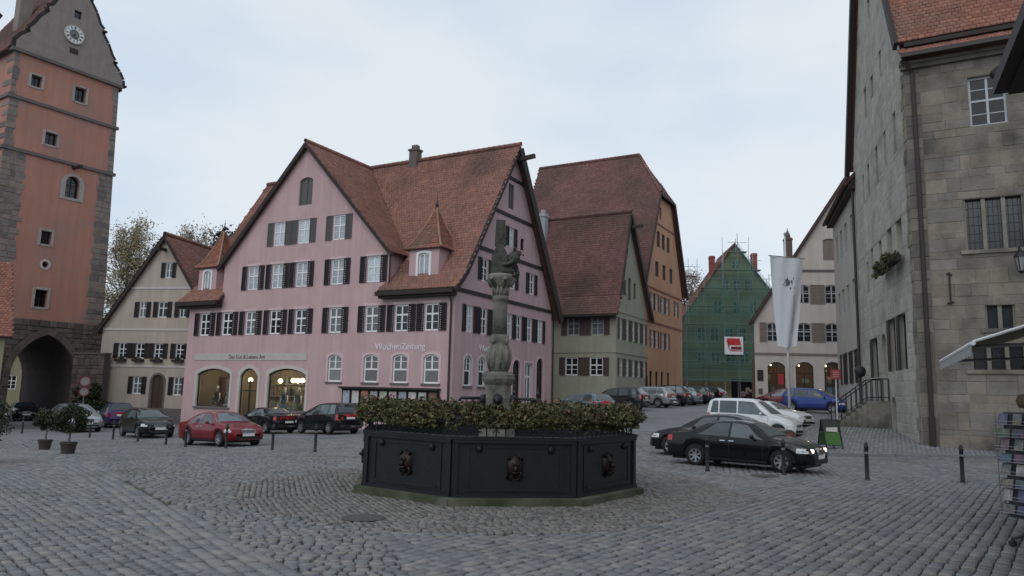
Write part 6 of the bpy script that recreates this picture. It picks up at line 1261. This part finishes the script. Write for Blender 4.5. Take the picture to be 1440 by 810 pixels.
# plant pots by the scaffolding
for k, (x, y, s, l) in enumerate(((19.6, 62, 1, 'pale stone planter ball at the dark doorway below the netting'), (20.2, 62.4, 1.25, 'larger pale planter ball at the dark doorway below the netting'), (20.7, 62, .9, 'small pale planter ball next to the larger one'), (21.9, 62.2, 1.1, 'pale planter ball nearest the beige house'))):
    t = thing('planter', l, 'planter', (x, y, gz(x, y)), 0, 'pale planters before the scaffolding'); MB().lathe([(.16 * s, 0), (.22 * s, .3 * s), (.24 * s, .55 * s), (.2 * s, .6 * s)], 10).build('tub', M_DWOOD, t); leaves('foliage', blob(240, (0, 0, .8 * s), (.3 * s, .3 * s, .26 * s), 10, .4), mat('pale_blossom_mass', (.42, .34, .32), rnd=1, ra=.5), t, (.05, .09))

# ------------------------------------------------------------------ things at the near side of the view
def card_rack():
    t = thing('postcard_rack', 'tall wire postcard rack full of cards at the edge of the view', 'postcard rack', (6.6, 9.35, 0), R(20)); b = MB(); b.tube([(0, 0, .1), (0, 0, 1.72)], .025, 8)
    for k in range(4): a = PI / 4 + k * PI / 2; b.tube([(0, 0, .22), (.3 * math.cos(a), .3 * math.sin(a), .1)], .018, 6); b.tube([(.3 * math.cos(a), .3 * math.sin(a), .12), (.3 * math.cos(a), .3 * math.sin(a), .05)], .014, 6)
    b.build('stand', M_IRON, t); b = MB()
    for k in range(4): a = PI / 4 + k * PI / 2; b.lathe([(.01, 0), (.045, .02), (.045, .07), (.01, .09)], 8, (.3 * math.cos(a), .3 * math.sin(a)))
    b.build('castor', M_TRIM, t, kind='stuff'); b = MB()
    cc = [(.16, .08, .13), (.06, .075, .13), (.30, .29, .29), (.09, .11, .08), (.18, .15, .11), (.05, .05, .07), (.13, .11, .17), (.26, .21, .21), (.07, .11, .15)]
    cmats = [mat('postcard_print_%d' % k, c, na=.75, ns=14, rough=.4, col2=cc[(k + 4) % 9], c2s=9) for k, c in enumerate(cc)]
    for f in range(4):
        a = f * PI / 2
        for row in range(8):
            z = .42 + row * .155
            for c in range(3):
                xo = -.18 + c * .18; M4 = Matrix.Rotation(a, 4, 'Z') @ Matrix.Translation((xo, -.29, z)) @ Matrix.Rotation(R(-14), 4, 'X')
                q = MB(M4); q.box(-.055 if row % 2 else -.075, -.004, 0, .055 if row % 2 else .075, .004, .14 if row % 2 else .105); q.build('postcard', random.choice(cmats), t)
            b.M = Matrix.Rotation(a, 4, 'Z'); b.tube([(-.28, -.31, z), (.28, -.31, z)], .005, 4); b.tube([(-.28, -.32, z + .04), (.28, -.32, z + .04)], .004, 4)
        b.tube([(-.28, -.28, .38), (-.28, -.28, 1.66)], .007, 4); b.tube([(.28, -.28, .38), (.28, -.28, 1.66)], .007, 4)
    b.M = None; b.build('wire_frame', M_METAL, t); MB().box(-.22, -.22, .36, .22, .22, 1.66).build('core', mat('rack_core', (.05, .05, .06)), t)
    MB().lathe([(.02, 1.7), (.14, 1.72), (.17, 1.8), (.14, 1.88), (.03, 1.9)], 14, (-.13, -.1)).build('topper', mat('brown_wicker', (.085, .06, .03), na=.4, ns=20), t, smooth=True); MB().tube([(-.05, .05, 1.82), (.4, .05, 1.82)], .035, 8).tube([(-.05, .05, 1.74), (.4, .05, 1.74)], .03, 8).build('top_bar', M_IRON, t)
card_rack()
def near_shop():
    d = Vector((math.sin(R(26)), math.cos(R(26)))); rz = math.atan2(-d.y, -d.x)    # its front runs along the street, seen from the square
    t = thing('near_shop_house', 'house beside the viewer whose dark timber eave juts into the view', 'house', (7.5, 7.55, .45), rz); F = Fac(t, 0, 0, 0)
    F.wall([(-3.8, -.8), (8, -.8), (8, 6.9), (-3.8, 6.9)], [hole(-1.4, .6, 1.6, 1.9), hole(1.6, .6, 1.6, 1.9)], M_GREY)
    for x in (-1.4, 1.6): window(F, x, .6, 1.6, 1.9, 0, 2, 1, 0, M_GLASS, M_DWOOD)
    MB().add([(-3.8, 0, -.8), (-3.8, 4, -.8), (-3.8, 4, 6.9), (-3.8, 0, 6.9)], [(0, 1, 2, 3)]).each('wall', M_GREY, t)
    roof(t, [(-4.45, -1.15, 6.95), (8, -1.15, 6.95), (8, 4, 11.5), (-4.45, 4, 11.5)], M_TILED)
    b = MB(); b.beam((-4.4, -1.2, 6.85), (-4.4, 4, 11.3), .2, .4); b.build('barge_board', M_DWOOD, t); MB().box(-4.4, -1.3, 6.62, 8, -1.05, 6.85).box(-4.3, -1.1, 6.55, 8, 0, 6.75).build('dark_eave_strip', M_DWOOD, t)
    a = thing('awning', 'olive brown shop awning with a pale hanging front edge', 'awning', (5.75, 9.1, 0), rz); n = 14   # along the street away from the viewer is -x
    f0, f1, w0 = 2.42, 2.42, 3.35; b = MB(); V = []
    for i in range(n + 1):
        x = -4.6 * i / n; V += [(x, 0, 2.5), (x, 1.2, 2.5 + .45 - .05), (x, 2.9, 3.5)]
    b.add(V, [(3 * i + j, 3 * i + j + 1, 3 * i + 4 + j, 3 * i + 3 + j) for i in range(n) for j in range(2)]); b.build('fabric', mat('olive_awning_cloth', (.17, .145, .085), na=.1), a)
    b = MB(); V = []
    for i in range(n * 4 + 1): x = -4.6 * i / n / 4; V += [(x, -.012, 2.5), (x, -.02, 2.36 - .02 * abs(math.sin(i * .8)))]
    b.add(V, [(2 * i, 2 * i + 1, 2 * i + 3, 2 * i + 2) for i in range(n * 4)]); b.build('valance', mat('pale_awning_edge', (.31, .31, .30), na=.1), a)
    MB().tube([(0.02, 0, 2.5), (-4.62, 0, 2.5)], .03, 8).build('front_bar', M_WHITE, a); MB().tube([(0, 0, 2.52), (0, 2.9, 3.52)], .018, 6).build('edge_piping', M_WHITE, a)
    for x in (-.4, -4.2): MB().tube([(x, .02, 2.48), (x, 1.4, 2.55), (x, 2.9, 2.9)], .025, 6).build('folding_arm', M_METAL, a)
near_shop()
def left_house():
    h = thing('yellow_house', 'yellow house with red roof just showing at the edge of the view', 'house', (-27.75, 40.3, 0), R(40)); F = Fac(h, 0, 0, 0); F.wall([(-8, -2), (0, -2), (0, 4.4), (-8, 4.4)], [hole(-1.6, .6, .9, 1.3), hole(-4, .6, .9, 1.3)], M_YELLOW)
    for x in (-1.6, -4): window(F, x, .6, .9, 1.3, shut=M_SHUT, sw=.4)
    MB().add([(0, 0, -2), (0, 8, -2), (0, 8, 4.4), (0, 4, 8.6), (0, 0, 4.4)], [(0, 1, 2, 3, 4)]).each('wall', M_YELLOW, h); roof(h, [(-8, -.4, 4.1), (.3, -.4, 4.1), (.3, 4, 8.7), (-8, 4, 8.7)], M_TILEB)
    h = thing('yellow_house', 'yellow house seen through the gate arch', 'house', (-45.2, 70, 0), R(33)); F = Fac(h, 0, 0, 0); ws = [(-1.6, .9, .8, 1.3), (-3.4, .9, .8, 1.3), (-5.2, .9, .8, 1.3), (-2.4, 3.4, .8, 1.2), (-4.6, 3.4, .8, 1.2)]
    F.wall([(-8, -2.5), (1.5, -2.5), (1.5, 5.6), (-8, 5.6)], [hole(*w) for w in ws], M_YELLOW); roof(h, [(-8.3, -.4, 5.3), (1.8, -.4, 5.3), (1.8, 4, 10), (-8.3, 4, 10)])
    for w in ws: window(F, *w)
    MB().add([(1.5, 0, -2.5), (1.5, 8, -2.5), (1.5, 8, 5.6), (1.5, 4, 10), (1.5, 0, 5.6)], [(0, 1, 2, 3, 4)]).each('wall', M_YELLOW, h)
left_house()

# ------------------------------------------------------------------ trees
def tree(name, label, x, y, ht, r, n, leaf, crown_z=.3, col=3, size=(.14, .3), cat='tree', spread=.7):
    z = gz(x, y) - .3; t = thing(name, label, cat, (x, y, z), random.random() * 6, 'trees behind the roofs'); b = MB(); tips = []
    b.tube([(0, 0, 0), (.1, .05, ht * .35), (-.05, .1, ht * .65), (0, 0, ht * .93)], [ht * .018, ht * .013, ht * .008, ht * .002], 8)
    nb = 46
    for k in range(nb):
        f = crown_z + (1 - crown_z) * (k + .5) / nb * .93; a = k * 2.4 + random.uniform(-.4, .4); l_ = r * (1.08 - abs(f - .55) * 1.1) * random.uniform(.6, 1.1); p = Vector((0, 0, ht * f)); q = p + Vector((math.cos(a) * l_ * spread, math.sin(a) * l_ * spread, l_ * .75)); m = (p + q) / 2 + Vector((0, 0, -.1 * l_))
        b.tube([p, m, q], [ht * .004, ht * .0028, ht * .001], 5); tips += [q, m * .4 + q * .6, m]
        for s in range(4):
            e = m * .5 + q * .5 + Vector((random.gauss(0, 1), random.gauss(0, 1), random.gauss(.3, .7))) * l_ * .3; b.tube([m + (q - m) * random.random(), e], [ht * .0015, ht * .0006], 4); tips.append(e)
    b.build('trunk', M_BARK, t); C = []
    for q in tips: c = int(n / len(tips) * random.uniform(.3, 1.6)); s = r * random.uniform(.07, .15); C.append(np.random.normal(size=(c, 3)) * np.array([s, s, s * 1.1]) + np.array(q))
    leaves('crown', np.concatenate(C), leaf, t, size); return t
tree('birch_tree', 'tall pale autumn birch behind the tan house beside the tower', -41.4, 78, 19.4, 3.5, 21000, M_AUT, .25, size=(.06, .15))
tree('birch_tree', 'second pale autumn birch close behind the tan house gable', -37.6, 80, 18.6, 2.9, 14000, M_AUT, .25, size=(.06, .15))
tree('autumn_tree', 'rusty autumn tree showing above the tan house roof', -40.5, 92, 21.8, 4.4, 11000, M_AUT2, .3, size=(.08, .18))
tree('pine_tree', 'dark pine top beside the little turret of the pink house', -34.0, 86, 21.0, 3.0, 9000, M_PINE, .45, size=(.1, .24))
tree('autumn_tree', 'bare brown tree between the orange house and the scaffolding', 21.9, 92, 15.6, 3.4, 9000, M_AUT2, .25, size=(.07, .16))
t = thing('ivy_bush', 'dark bush growing against the rubble wall by the tower', 'bush', (-27.6, 48.6, gz(-27.6, 48.6)), 0); leaves('foliage', np.concatenate([blob(2600, (.4, 0, .9), (1.5, .7, .95), 20, .35), blob(1200, (0, .2, 2.0), (.9, .5, .8), 12, .35)]), M_LEAFD, t, (.06, .12)); MB().tube([(0, 0, 0), (.2, .1, 1.4)], [.06, .02], 6).build('stem', M_BARK, t)
